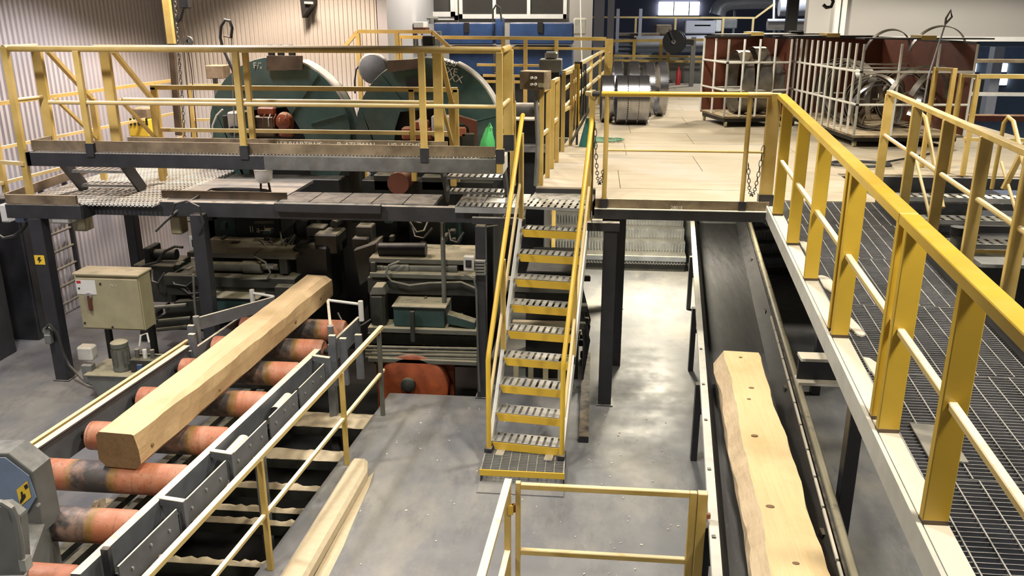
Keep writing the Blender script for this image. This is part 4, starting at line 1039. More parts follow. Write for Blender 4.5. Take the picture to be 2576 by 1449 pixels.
text('N 1', 0.05, M['chalk'], 'chalk_marking', d_, (cx0 + 0.42, 8.695, cz1 - 0.12), (math.pi / 2, 0, 0))
t = thing('hydraulic_unit', 'dusty hydraulic power unit with motor and tank below the beige cabinet', 'hydraulic unit', (-5.3, 8.6, 0))
MB().prism([(-5.62, 8.32, 0.33), (-4.85, 8.32, 0.33), (-4.9, 8.34, 0.0), (-5.5, 8.34, 0.0)], (0, 0.45, 0)).build('tank', M['steel_grey'], t, bevel=0.008)
MB().bx(-5.64, -4.83, 8.3, 8.79, 0.33, 0.345).build('tank_lid', M['pipe_dusty'], t)
MB().lathe((-5.28, 8.5, 0.35), (-5.28, 8.5, 0.7), [(0, 0.0), (0, 0.1), (0.03, 0.1), (0.05, 0.085), (0.27, 0.085), (0.28, 0.095), (0.33, 0.095), (0.35, 0.06), (0.35, 0)], 16).build('motor', M['pipe_dusty'], t, smooth=True)
for k in range(8):
    a_ = k * math.pi / 4
    MB().box((-5.28 + 0.09 * math.cos(a_), 8.5 + 0.09 * math.sin(a_), 0.51), (0.02, 0.006, 0.2), Matrix.Rotation(a_, 3, 'Z')).build('cooling_fin', M['pipe_dusty'], t)
MB().bx(-5.76, -5.58, 8.42, 8.56, 0.46, 0.63).build('terminal_box', M['grey_plastic'], t, bevel=0.02)
MB().bx(-5.72, -5.6, 8.4, 8.5, 0.2, 0.42).build('valve_block', M['steel_grey'], t, bevel=0.008)
MB().bx(-5.14, -4.85, 8.42, 8.6, 0.35, 0.5).build('manifold', M['machine'], t, bevel=0.005)
for k in range(4): MB().cyl((-5.15, 8.45 + 0.04 * k, 0.42 + 0.03 * k), (-4.75, 8.45 + 0.04 * k, 0.42 + 0.03 * k), 0.014, 8).build('pipe', M['pipe_dusty'], t, smooth=True)
for k in range(3): MB().cyl((-5.08 + 0.09 * k, 8.5, 0.5), (-5.08 + 0.09 * k, 8.5, 0.6), 0.025, 10).build('valve', M['white_steel'] if k == 1 else M['pipe_dusty'], t, smooth=True)
MB().bx(-5.05, -4.99, 8.4, 8.42, 0.37, 0.45).build('blue_label', M['blue_paint'], t)
MB().tube([(-5.1, 8.6, 0.6), (-5.08, 8.62, 0.72), (-5.0, 8.62, 0.75), (-4.98, 8.6, 0.65)], 0.012, 6).build('hose', M['white_steel'], t, smooth=True)
# socket and cable on the far left column
t = thing('power_socket', 'grey industrial socket with black cable on the far left column', 'socket', (-6.3, 8.8, 0.5))
MB().cyl((-6.34, 8.79, 0.66), (-6.34, 8.85, 0.66), 0.05, 12).build('socket_body', M['steel_grey'], t, smooth=True)
MB().bx(-6.38, -6.3, 8.78, 8.855, 0.5, 0.62).build('socket_box', M['steel_grey'], t, bevel=0.01)
MB().tube([(-6.33, 8.78, 0.7), (-6.27, 8.76, 0.76), (-6.2, 8.78, 0.66), (-6.18, 8.8, 0.4), (-6.12, 8.78, 0.24), (-5.9, 8.7, 0.08), (-5.65, 8.6, 0.05), (-5.55, 8.6, 0.2)], 0.017, 8).build('cable', M['cable'], t, smooth=True)
# warning sticker on column
t = thing('warning_sign', 'small square yellow warning sticker on the far left column', 'sign', (-6.32, 8.85, 1.45))
MB().bx(-6.37, -6.25, 8.852, 8.858, 1.46, 1.57).build('plate', M['sticker'], t)
MB().prism([(-6.32, 8.851, 1.55), (-6.29, 8.851, 1.55), (-6.305, 8.851, 1.52), (-6.28, 8.851, 1.52), (-6.325, 8.851, 1.475), (-6.315, 8.851, 1.51), (-6.335, 8.851, 1.51)], (0, -0.002, 0)).build('bolt_symbol', M['ink'], t)
# ================================================================== THE TWO BAND SAWS
def pbox(x0, y0, x1, y1, Y, dep, mb=None, x_in=0.0):
    """solid box whose front face, at depth Y, covers the measured rectangle"""
    mb = mb or MB()
    a = U(x0, (y0 + y1) / 2, Y=Y); b = U(x1, (y0 + y1) / 2, Y=Y)
    zt_ = U((x0 + x1) / 2, y0, Y=Y).z; zb = U((x0 + x1) / 2, y1, Y=Y).z
    return mb.bx(a.x, b.x, Y, Y + dep, zb, zt_)
def housing(t, cx, cz, R, Y, th, rim_a, text_=None):
    """big round wheel guard: front plate with arched opening, broad rim"""
    pts = []
    n = 40; a0, a1 = math.radians(-62), math.radians(242)
    for i in range(n + 1):
        a = a0 + (a1 - a0) * i / n
        pts.append((cx + R * math.cos(a), Y, cz + R * math.sin(a)))
    zb = cz - R * math.sin(math.radians(62))
    hw = 0.36
    pts += [(cx - 0.50, Y, zb), (cx - 0.44, Y, cz + 0.06), (cx - 0.36, Y, cz + 0.28), (cx + 0.12, Y, cz + 0.33), (cx + 0.34, Y, cz - 0.06), (cx + 0.42, Y, zb)]
    fp = MB().prism(pts, (0, 0.02, 0)).build('front_plate', M['disc'], t)
    MB().lathe((cx, Y + 0.02, cz), (cx, Y + th, cz), [(0, R - 0.01), (0, R), (0.03, R + 0.008), (0.22, R + 0.008), (0.24, R), (th - 0.02, R)], 64).build('rim', M['disc'], t, smooth=True)
    MB().lathe((cx, Y + 0.01, cz), (cx, Y + 0.26, cz), [(0.0, R - 0.085), (-0.004, R - 0.08), (-0.004, R + 0.02), (0.03, R + 0.035), (0.24, R + 0.035), (0.24, R + 0.01)], 30, rim_a[0], rim_a[1]).build('worn_band', M['disc_rim'], t, smooth=True)
    MB().cyl((cx, Y + 0.2, cz), (cx, Y + 0.22, cz), R - 0.02, 48).build('back_plate', M['machine_dark'], t)
    for (a, l0, l1) in ((math.radians(128), 0.3, R - 0.02), (math.radians(52), 0.3, R - 0.02), (math.radians(15), 0.45, R - 0.02)):
        p = V(cx + l0 * math.cos(a), Y - 0.006, cz + l0 * math.sin(a)); q = V(cx + l1 * math.cos(a), Y - 0.006, cz + l1 * math.sin(a))
        MB().bar(p, q, 0.014, 0.014).build('plate_seam', M['disc'], t)
    return fp
cz = 2.7
# ---- left saw
sl = thing('band_saw', 'left band saw with green round wheel housing and dark dusty carriage', 'saw', (-4.2, 11, 0))
fp = housing(sl, -4.22, cz, 0.97, 11.2, 0.42, (math.radians(24), math.radians(68)))
text('F/2', 0.11, M['chalk'], 'chalk_marking', fp, U(637, 172, Y=11.19), (math.pi / 2, 0, 0.1))
text('O', 0.07, M['chalk'], 'chalk_mark', fp, U(612, 150, Y=11.19), (math.pi / 2, 0, 0))
px_poly([(672, 140), (762, 140), (762, 175), (672, 178)], 11.185, -0.02).build('scorched_patch', M['rust_steel'], sl)
for px in (682, 706, 734):
    o = MB(); p = U(px, 122, Y=11.35)
    o.bx(p.x - 0.045, p.x + 0.045, 11.33, 11.37, p.z - 0.1, p.z + 0.035).bx(p.x - 0.03, p.x + 0.03, 11.32, 11.34, p.z + 0.035, p.z + 0.055)
    o.build('lifting_lug', M['machine_dark'], sl, bevel=0.01)
# motor block in the arch
for args, m_, nm, dep in (((640, 292, 690, 345), 'rust_steel', 'motor_block', 0.12), ((700, 300, 735, 345), 'motor', 'motor_foot', 0.1), ((646, 270, 690, 290), 'orange_dark', 'motor_cover', 0.1)):
    pbox(*args, 11.12, dep).build(nm, M[m_], sl, bevel=0.02)
c = U(715, 305, Y=11.08)
MB().lathe((c.x, 11.0, c.z), (c.x, 11.14, c.z), [(0, 0), (0, 0.06), (0.02, 0.1), (0.12, 0.12), (0.14, 0.0)], 18).build('motor_bell', M['orange_dark'], sl, smooth=True)
for k in range(5):
    q = U(662 + 14 * k, 318, Y=11.02); MB().tube([q, q + V(0.01, -0.02, 0.1), q + V(0.03, 0.02, 0.16)], 0.008, 5).build('wire', M['white_plastic'] if k % 2 else M['motor'], sl)
# gear unit left of the arch
pbox(572, 282, 600, 330, 10.95, 0.2).build('gear_case', M['grey_plastic'], sl, bevel=0.02)
pbox(560, 290, 573, 325, 10.98, 0.15).build('gear_flange', M['rubber'], sl, bevel=0.01)
pbox(606, 280, 632, 342, 11.0, 0.15).build('junction_case', M['machine_green'], sl, bevel=0.01)
q = U(590, 330, Y=10.93); MB().lathe((q.x, 10.9, q.z), (q.x, 10.96, q.z), [(0, 0.04), (0, 0.07), (0.05, 0.07), (0.05, 0.04)], 16).build('gear_ring', M['rubber'], sl, smooth=True)
MB().tube([U(560, 275, Y=10.95), U(545, 290, Y=10.95), U(535, 315, Y=10.95), U(534, 345, Y=10.95)], 0.012, 6).build('white_hose', M['white_plastic'], sl, smooth=True)
# lower body behind the walkway
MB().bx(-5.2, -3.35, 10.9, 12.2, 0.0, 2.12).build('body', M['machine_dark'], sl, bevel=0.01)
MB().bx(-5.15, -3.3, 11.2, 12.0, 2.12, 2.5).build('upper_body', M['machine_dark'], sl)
pbox(520, 510, 592, 606, 10.6, 0.3).build('green_side_panel', M['machine_green'], sl, bevel=0.006)
pb = pbox(592, 520, 705, 602, 10.55, 0.35).build('name_panel', M['machine_dark'], sl, bevel=0.01)
text('II a-1', 0.12, M['chalk'], 'chalk_marking', pb, U(628, 584, Y=10.54), (math.pi / 2, 0, 0))
for y in (545, 560): MB().cyl(U(640, y, Y=10.54), U(690, y, Y=10.54), 0.02, 8).build('slot_bar', M['pipe_dusty'], pb, smooth=True)
# carriage table
a = U(470, 638, Y=9.7); b2 = U(742, 638, Y=9.7); ztab = 1.41
tb = MB().bx(a.x, U(640, 638, Y=9.7).x - 0.004, 9.7, 10.5, ztab - 0.06, ztab).build('table_plate', M['pipe_dusty'], sl, bevel=0.006)
MB().bx(U(640, 638, Y=9.7).x + 0.004, b2.x, 9.7, 10.5, ztab - 0.06, ztab).build('table_plate', M['pipe_dusty'], sl, bevel=0.006)
MB().bx(a.x, b2.x, 9.95, 10.5, 1.0, ztab - 0.06).build('table_back', M['machine_dark'], sl)
MB().bx(a.x - 0.3, b2.x, 9.62, 10.4, 1.0, 1.13).build('slide_shelf', M['machine'], sl, bevel=0.006)
MB().bx(a.x - 0.3, b2.x + 0.05, 9.66, 9.9, 0.86, 1.0).build('slide_beam', M['machine'], sl, bevel=0.006)
ya = 9.78
MB().lathe(U(508, 668, Y=ya), U(722, 672, Y=ya), [(0, 0), (0, 0.035), (0.12, 0.035), (0.12, 0.065), (0.55, 0.065), (0.55, 0.085), (0.78, 0.085), (0.78, 0.04), (0.98, 0.04), (0.98, 0.0)], 16).build('hydraulic_cylinder', M['pipe_dusty'], sl, smooth=True)
MB().cyl(U(672, 670, Y=ya) , U(690, 670, Y=ya), 0.042, 14).build('chrome_rod', M['bolt'], sl, smooth=True)
pbox(702, 648, 722, 690, 9.72, 0.12).build('rod_clevis', M['machine'], sl, bevel=0.008)
MB().tube([U(640, 646, Y=9.7), U(668, 660, Y=9.62), U(680, 685, Y=9.6), U(672, 702, Y=9.6), U(640, 703, Y=9.62), U(575, 700, Y=9.64)], 0.012, 6).build('hose', M['pipe_dusty'], sl, smooth=True)
pbox(740, 618, 832, 770, 9.86, 0.5).build('guide_block', M['machine_dark'], sl, bevel=0.04)
pbox(790, 590, 850, 640, 9.9, 0.4).build('guide_head', M['machine'], sl, bevel=0.02)
pbox(340, 668, 440, 760, 9.75, 0.5).build('end_block', M['machine'], sl, bevel=0.01)
pbox(362, 625, 378, 672, 9.8, 0.3).build('end_flange', M['machine_dark'], sl, bevel=0.01)
MB().cyl(U(378, 640, Y=9.95), U(445, 640, Y=9.95), 0.07, 14).build('end_shaft', M['machine'], sl, smooth=True)
MB().tube([U(350, 672, Y=9.7), U(395, 660, Y=9.68), U(415, 632, Y=9.68), U(440, 620, Y=9.7), U(460, 622, Y=9.7)], 0.018, 6).build('hose', M['cable'], sl, smooth=True)
lb = pbox(515, 748, 640, 800, 9.45, 0.5).build('lower_box', M['machine_green'], sl, bevel=0.006)
p = U(508, 746, Y=9.43); q = U(650, 746, Y=9.43)
MB().bx(p.x, q.x, 9.42, 10.0, p.z - 0.02, p.z + 0.0).build('box_lid', M['pipe_dusty'], sl, bevel=0.006)
pbox(692, 722, 735, 760, 9.5, 0.3).build('stop_block', M['machine'], sl, bevel=0.006)
for k, (y, x0, x1) in enumerate(((775, 375, 470), (808, 400, 480), (830, 395, 470))):
    MB().cyl(U(x0, y, Y=9.5), U(x1, y - 8, Y=9.5), 0.025, 8).build('tie_pipe', M['pipe_dusty'], sl, smooth=True)
MB().prism([U(440, 760, Y=9.6), U(515, 755, Y=9.6), U(500, 830, Y=9.6), U(380, 830, Y=9.6)], (0, 0.5, 0)).build('lower_frame', M['machine'], sl)
for k in range(5): MB().bx(-4.95, -4.0, 9.35 + 0.1 * k, 9.38 + 0.1 * k, 0.12 + 0.09 * k, 0.15 + 0.09 * k).build('base_rib', M['machine'], sl)
# clutter of guide gear between the saws
rnd = random.Random(21)
for (x0, y0, x1, y1, Y, m_) in ((705, 530, 740, 600, 10.5, 'machine'), (745, 555, 775, 605, 10.35, 'machine_dark'), (778, 520, 800, 580, 10.6, 'machine'), (770, 572, 815, 600, 10.1, 'machine'),
                               (800, 535, 835, 575, 10.7, 'machine_dark'), (835, 540, 862, 610, 10.5, 'machine'), (720, 600, 790, 640, 10.2, 'machine_dark'), (815, 590, 850, 625, 10.3, 'machine')):
    pbox(x0, y0, x1, y1, Y, 0.22).build('guide_part', M[m_], sl, bevel=0.012)
for (x, y, r) in ((757, 540, 0.05), (790, 600, 0.06), (845, 560, 0.05), (820, 520, 0.04)):
    q = U(x, y, Y=10.2); MB().cyl((q.x, 10.1, q.z), (q.x, 10.35, q.z), r, 12).build('guide_roller', M['machine'], sl, smooth=True)
# ---- right saw
sr = thing('band_saw', 'right band saw with green round wheel housing and white scribbles', 'saw', (-2.2, 11, 0))
fp = housing(sr, -2.2, cz, 0.97, 11.2, 0.35, (math.radians(4), math.radians(66)))
for k, (wd, px, py, sz) in enumerate((('658', 1118, 162, 0.1), ('XE', 1122, 184, 0.12), ('XX', 1128, 202, 0.13))):
    text(wd, sz, M['chalk'], 'chalk_scribble', fp, U(px, py, Y=11.19), (math.pi / 2, 0.2, 0))
px_poly([(975, 152), (1060, 148), (1052, 172), (975, 182)], 11.185, -0.02).build('scorched_patch', M['rust_steel'], sr)
pbox(1022, 196, 1095, 220, 11.17, 0.03).build('slot_cover', M['machine_dark'], sr)
pbox(1062, 90, 1088, 122, 11.25, 0.2).build('lifting_lug', M['machine_dark'], sr, bevel=0.01)
pbox(1048, 116, 1100, 126, 11.2, 0.2).build('lug_base', M['machine_dark'], sr, bevel=0.01)
for args, m_, nm in (((1010, 322, 1085, 352), 'motor', 'motor_block'), ((1040, 305, 1075, 330), 'orange_dark', 'motor_cover'), ((1085, 292, 1140, 345), 'grey_plastic', 'gear_case'), ((1140, 320, 1172, 345), 'motor', 'bracket'), ((1160, 335, 1195, 370), 'machine', 'valve_block')):
    pbox(*args, 10.98, 0.18).build(nm, M[m_], sr, bevel=0.015)
q = U(1112, 320, Y=10.95); MB().cyl((q.x, 10.86, q.z), (q.x, 10.97, q.z), 0.1, 18).build('gear_disc', M['grey_plastic'], sr, smooth=True)
MB().prism([U(1150, 290, Y=11.0), U(1198, 305, Y=11.0), U(1198, 375, Y=11.0), U(1180, 375, Y=11.0), U(1180, 318, Y=11.0), U(1150, 305, Y=11.0)], (0, 0.1, 0)).build('rust_shield', M['brown_board'], sr)
MB().tube([U(1058, 330, Y=10.9), U(1055, 300, Y=10.88), U(1065, 284, Y=10.9)], 0.01, 6).build('white_hose', M['white_plastic'], sr, smooth=True)
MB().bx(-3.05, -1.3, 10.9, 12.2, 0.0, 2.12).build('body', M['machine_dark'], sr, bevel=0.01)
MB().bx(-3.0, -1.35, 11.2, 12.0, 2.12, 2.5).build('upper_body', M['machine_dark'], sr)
pbox(1030, 545, 1110, 618, 10.5, 0.3).build('side_panel', M['machine_dark'], sr, bevel=0.008)
pbox(1112, 550, 1155, 615, 10.55, 0.3).build('green_side_panel', M['machine_green'], sr, bevel=0.008)
q = U(1010, 455, Y=10.7); MB().cyl((q.x, 10.5, q.z), (q.x, 10.9, q.z), 0.14, 20).build('red_pulley', M['brown_board'], sr, smooth=True)
for (x0, y0, x1, y1, Y, m_) in ((880, 505, 905, 560, 10.4, 'machine'), (905, 535, 930, 560, 10.3, 'machine'), (930, 525, 1000, 600, 10.7, 'machine_dark'), (895, 570, 935, 610, 10.0, 'machine'), (885, 600, 925, 630, 9.9, 'machine'), (940, 440, 985, 480, 10.9, 'machine'), (1060, 445, 1130, 480, 10.9, 'machine')):
    pbox(x0, y0, x1, y1, Y, 0.22).build('guide_part', M[m_], sr, bevel=0.012)
MB().prism([U(888, 630, Y=9.75), U(945, 612, Y=9.75), U(935, 700, Y=9.75), U(905, 720, Y=9.75)], (0, 0.4, 0)).build('wedge_guide', M['machine'], sr, bevel=0.01)
YT = 9.55
a = U(928, 650, Y=YT); b2 = U(1198, 650, Y=YT); ztab = U(1060, 652, Y=YT).z
MB().bx(a.x, b2.x, YT, 10.25, ztab - 0.06, ztab).build('table_plate', M['pipe_dusty'], sr, bevel=0.006)
MB().bx(a.x, b2.x, 9.85, 10.3, 1.0, ztab - 0.06).build('table_back', M['machine_dark'], sr)
MB().cyl(U(955, 628, Y=9.7), U(1072, 628, Y=9.7), 0.085, 16).build('black_drum', M['machine_dark'], sr, smooth=True)
pbox(930, 690, 1205, 702, YT - 0.08, 0.6).build('slide_shelf', M['pipe_dusty'], sr, bevel=0.006)
pbox(925, 702, 1205, 742, YT - 0.04, 0.3).build('slide_beam', M['machine'], sr, bevel=0.006)
MB().lathe(U(945, 674, Y=9.62), U(1165, 674, Y=9.62), [(0, 0), (0, 0.05), (0.1, 0.05), (0.1, 0.04), (0.2, 0.04), (0.2, 0.075), (0.42, 0.075), (0.42, 0.06), (0.9, 0.06), (0.9, 0.07), (1.0, 0.07), (1.0, 0.0)], 16).build('hydraulic_cylinder', M['pipe_dusty'], sr, smooth=True)
pbox(932, 660, 945, 696, 9.5, 0.15).build('rod_clevis', M['machine'], sr, bevel=0.008)
MB().tube([U(1005, 658, Y=9.5), U(978, 668, Y=9.45), U(970, 690, Y=9.42), U(985, 708, Y=9.42), U(1030, 718, Y=9.43), U(1080, 712, Y=9.43), U(1160, 710, Y=9.43), U(1195, 725, Y=9.43)], 0.014, 6).build('hose', M['pipe_dusty'], sr, smooth=True)
pl = pbox(930, 742, 968, 822, 9.2, 0.2).build('guide_pillar', M['machine'], sr, bevel=0.03)
MB().prism([U(928, 742, Y=9.19), U(970, 742, Y=9.19), U(962, 722, Y=9.19), U(938, 722, Y=9.19)], (0, 0.2, 0)).build('pillar_cap', M['pipe_dusty'], sr, bevel=0.006)
pbox(990, 772, 1118, 822, 9.2, 0.5).build('lower_box', M['machine_green'], sr, bevel=0.006)
p = U(985, 770, Y=9.18); q = U(1122, 770, Y=9.18)
MB().bx(p.x, q.x, 9.17, 9.8, p.z - 0.015, p.z + 0.005).build('box_lid', M['pipe_dusty'], sr, bevel=0.006)
pbox(1032, 785, 1042, 860, 9.12, 0.05).build('tie_rod', M['machine'], sr)
MB().prism([U(1125, 790, Y=9.2), U(1195, 812, Y=9.2), U(1195, 830, Y=9.2), U(1125, 815, Y=9.2)], (0, 0.15, 0)).build('wedge', M['machine_green'], sr, bevel=0.006)
for (y0, y1, Y, m_) in ((828, 840, 9.15, 'pipe_dusty'), (842, 868, 9.3, 'machine'), (905, 916, 9.1, 'pipe_dusty')):
    pbox(925, y0, 1200, y1, Y, 0.3).build('base_beam', M[m_], sr, bevel=0.006)
for y in (872, 881, 890, 898):
    MB().cyl(U(920, y, Y=9.15), U(1200, y + 6, Y=9.15), 0.018, 8).build('pipe', M['pipe_dusty'], sr, smooth=True)
pbox(940, 868, 1200, 920, 9.5, 0.4).build('base_block', M['machine_dark'], sr)
q = U(1042, 968, Y=9.2)
MB().lathe((q.x, 9.1, q.z), (q.x, 9.3, q.z), [(0, 0), (0, 0.07), (0.0, 0.38), (0.03, 0.42), (0.2, 0.42)], 36).build('lower_wheel', M['orange_dark'], sr, smooth=True)
q = U(1028, 966, Y=9.1)
MB().lathe((q.x, 9.03, q.z), (q.x, 9.1, q.z), [(0, 0), (0, 0.05), (0.02, 0.085), (0.06, 0.09)], 20).build('wheel_hub', M['machine'], sr, smooth=True)
MB().bx(-2.55, -1.6, 9.32, 9.4, -0.5, 0.28).build('wheel_guard', M['orange_dark'], sr)
# small fittings, hoses and sawdust lumps that crowd the carriages
rnd = random.Random(31)
for (saw, xs, ys, Y) in ((sl, (480, 860), (520, 640), 10.25), (sl, (380, 520), (640, 820), 9.75), (sr, (890, 1190), (510, 640), 10.25), (sr, (930, 1190), (740, 900), 9.5)):
    for k in range(16):
        x, y = rnd.uniform(*xs), rnd.uniform(*ys); w_, h_ = rnd.uniform(6, 22), rnd.uniform(6, 20)
        pbox(x, y, x + w_, y + h_, Y + rnd.uniform(-0.1, 0.15), rnd.uniform(0.06, 0.2)).build('fitting', M[rnd.choice(('machine', 'machine', 'machine_dark', 'pipe_dusty', 'machine_green'))], saw, bevel=0.008)
    for k in range(5):
        x, y = rnd.uniform(*xs), rnd.uniform(*ys); p = U(x, y, Y=Y - 0.1); d = rnd.uniform(0.15, 0.5) * rnd.choice((-1, 1))
        MB().tube([p, p + V(d * 0.4, -0.05, -0.12), p + V(d * 0.8, -0.04, -0.1), p + V(d, 0.05, 0.02)], 0.012, 6).build('hose', M[rnd.choice(('cable', 'cable', 'pipe_dusty'))], saw, smooth=True)
# vertical stand pipes in front of the saws
def standpipe(name, label, px, y0, y1, Y, r, elbow):
    a = U(px, y0, Y=Y); b2 = U(px, y1, Y=Y)
    t = thing(name, label, 'pipe', (b2.x, Y, b2.z))
    MB().cyl((b2.x, Y, b2.z), (b2.x, Y, a.z), r, 10).build('tube', M['pipe_dusty'], t, smooth=True)
    MB().tube([(b2.x, Y - r * 0.6, a.z - 0.2), (b2.x, Y - r * 0.6, a.z), (b2.x + elbow * 0.35, Y, a.z + 0.05), (b2.x + elbow, Y, a.z + 0.08)], r * 0.45, 6).build('elbow', M['white_steel'], t, smooth=True)
    MB().bx(b2.x - r * 2, b2.x + r * 2, Y - r * 2, Y + r * 2, b2.z - 0.02, b2.z + 0.015).build('flange', M['machine'], t)
    return t
standpipe('standpipe', 'thin grey stand pipe on the green box of the right saw', 1118, 560, 766, 9.35, 0.028, 0.1)
standpipe('standpipe', 'thin dark stand pipe in front of the left saw carriage', 538, 525, 745, 9.5, 0.035, -0.02)
# junction boxes on columns
def jbox(label, x0, y0, x1, y1, Y, button):
    t = thing('junction_box', label, 'switch box', (U(x0, y1, Y=Y).x, Y, U(x0, y1, Y=Y).z))
    pbox(x0, y0, x1, y1, Y - 0.08, 0.08).build('case', M['grey_plastic'], t, bevel=0.006)
    cx_, cy_ = (x0 + x1) / 2, (y0 + y1) / 2
    bt = pbox(cx_ - 8, cy_ - 9, cx_ + 7, cy_ + 9, Y - 0.088, 0.01).build('switch_plate', M['ink'], t)
    q = U(cx_, cy_, Y=Y - 0.09); MB().cyl((q.x, Y - 0.11, q.z), (q.x, Y - 0.088, q.z), 0.02, 10).build('knob', M[button], bt, smooth=True)
    return t
t = jbox('grey switch box with black knob on the column left of the stair', 1166, 646, 1192, 682, 8.85, 'ink')
for k in range(5): MB().bx(-1.25, -1.14, 8.79, 8.85, 1.5 + 0.035 * k, 1.52 + 0.035 * k).build('rib', M['steel_grey'], t)
jbox('small grey switch box hung behind the column of the left saw', 476, 595, 505, 630, 9.35, 'ink')
tag(MB().tube([U(1168, 690, Y=8.8), U(1192, 700, Y=8.79), U(1198, 730, Y=8.79), U(1200, 800, Y=8.79), U(1203, 900, Y=8.79), U(1207, 985, Y=8.79)], 0.012, 6).build('conduit', M['pipe_dusty'], smooth=True), 'thin grey conduit running down the column left of the stair', 'conduit')
tag(MB().tube([U(486, 690, Y=8.95), U(489, 760, Y=8.95), U(497, 830, Y=8.95)], 0.012, 6).build('conduit', M['pipe_dusty'], smooth=True), 'thin conduit on the column in front of the left saw carriage', 'conduit')
# dark mass below the stair: pipes and valves beside the machine
t = thing('valve_rack', 'dark rack of hoses and valves standing behind the steep stair', 'valve rack', (-0.3, 9.4, 0))
MB().bx(-0.75, -0.12, 9.5, 10.6, 0, 1.35).build('cabinet_body', M['machine_dark'], t, bevel=0.01)
MB().bx(-0.95, -0.2, 9.3, 9.45, 1.15, 1.3).build('top_beam', M['pipe_dusty'], t, bevel=0.006)
MB().bx(-0.9, -0.25, 9.4, 9.48, 0.55, 0.75).build('panel', M['cabinet'], t)
MB().bar((-0.02, 7.9, 0.02), (-0.02, 10.2, 0.02), 0.1, 0.1).build('floor_channel', M['black_clean'], t)
rnd = random.Random(5)
for k in range(16):
    x, y, z = -0.1 + rnd.uniform(-0.06, 0.06), 8.7 + k * 0.1, rnd.uniform(0.1, 1.0)
    MB().box((x, y + 0.6, z), (0.09, 0.07, 0.08)).build('valve', M['machine'], t, bevel=0.01)
for k in range(8):
    y = 9.35 + 0.12 * k
    MB().tube([(-0.06, y, 0.05), (-0.04 + rnd.uniform(-0.03, 0.05), y + 0.05, 0.5), (-0.1, y + 0.1, 0.9), (-0.2, y + 0.1, 1.4)], 0.017, 6).build('hose', M['cable'], t, smooth=True)
for k in range(4): MB().bx(-0.85 + 0.17 * k, -0.79 + 0.17 * k, 9.0, 9.05, 0.0, 0.5).build('olive_stake', M['cabinet'], t)
MB().bx(-0.95, -0.2, 9.0, 9.06, 0.42, 0.48).build('olive_rail', M['cabinet'], t)
# step feeder under the deck: ribbed moving steps
t = thing('step_feeder', 'ribbed grey step feeder crossing under the sawdust covered deck', 'conveyor', (1.5, 14.6, 0))
for k in range(5):
    z = 0.32 + 0.17 * k; y = 14.1 + 0.24 * k
    for (xa, xb) in ((-1.2, 1.6), (2.8, 6.5)):
        st_ = MB().bx(xa, xb, y, y + 0.24, z - 0.05, z).build('step', M['feeder'], t)
        mb = MB(); x = xa + 0.05
        while x < min(xb, 4.5): mb.bx(x, x + 0.022, y - 0.02, y, z - 0.15, z - 0.02); x += 0.05
        o = mb.build('step_ribs', M['feeder'], st_); o['kind'] = 'stuff'
        MB().bx(xa, xb, y + 0.001, y + 0.02, z - 0.17, z - 0.05).build('riser', M['steel_grey'], t)
for (xa, xb) in ((-1.2, 1.6), (2.8, 6.5)):
    MB().bx(xa, xb, 14.05, 14.12, 0.22, 0.3).build('front_beam', M['frame_grey'], t)
    MB().bx(xa, xb, 14.2, 14.3, 0.0, 0.22).build('base_plate', M['machine'], t)
MB().bx(-1.2, 6.5, 15.3, 15.4, 0.0, 2.1).build('back_plate', M['steel_grey'], t)
# ================================================================== ON THE SAWDUST DECK
def uframe(label, x0, y0, x1, y1, h, conn=True):
    t = thing('post_frame', label, 'railing', ((x0 + x1) / 2, (y0 + y1) / 2, Z2))
    for (x, y) in ((x0, y0), (x1, y1)):
        MB().bx(x - 0.028, x + 0.028, y - 0.022, y + 0.022, Z2 + 0.001, Z2 + h).build('post', M['yellow'], t, bevel=0.003)
    MB().bar((x0, y0, Z2 + h - 0.02), (x1, y1, Z2 + h - 0.02), 0.045, 0.04).build('top_rail', M['yellow_mid'], t)
    if conn: MB().bar((x0, y0, Z2 + 0.58), (x1, y1, Z2 + 0.58), 0.03, 0.04).build('mid_rail', M['yellow_mid'], t)
    return t
uframe('nearest pair of tall yellow posts at the left deck edge, under the push button box', -0.61, 9.84, -0.56, 10.35, 1.1)
uframe('second pair of tall yellow posts along the left deck edge', -0.54, 11.0, -0.5, 11.5, 1.12)
uframe('third pair of yellow posts along the left deck edge, before the hanging straps', -0.46, 12.45, -0.36, 13.1, 1.12)
g = thing('guard_rail', 'long yellow guard rail along the far left edge of the deck', 'railing', (-0.1, 17, Z2))
for h in (1.12, 0.62):
    MB().bar((-0.46, 12.45, Z2 + h), (0.25, 21.5, Z2 + h), 0.05, 0.05).build('rail', M['yellow_mid'], g)
MB().bar((-0.46, 12.45, Z2 + 0.88), (0.25, 21.5, Z2 + 0.98), 0.04, 0.04).build('rail', M['yellow_mid'], g)
for y in (14.5, 17.0, 19.3, 21.5):
    x = -0.46 + 0.0784 * (y - 12.45); MB().bx(x - 0.03, x + 0.03, y - 0.025, y + 0.025, Z2 + 0.001, Z2 + 1.1).build('post', M['yellow'], g)
t = thing('yellow_column', 'broad yellow steel post behind the upright saw blade coils', 'column', (0.3, 18.5, Z2))
p = U(1530, 160, Y=18.5)
MB().bx(p.x - 0.08, p.x + 0.09, 18.5, 18.62, Z2 + 0.001, U(1530, 98, Y=18.5).z).build('post_tube', M['yellow'], t)
for k in range(3): MB().cyl((p.x + 0.02, 18.49, Z2 + 0.55 + 0.3 * k), (p.x + 0.02, 18.5, Z2 + 0.55 + 0.3 * k), 0.025, 8).build('bolt', M['yellow_mid'], t)
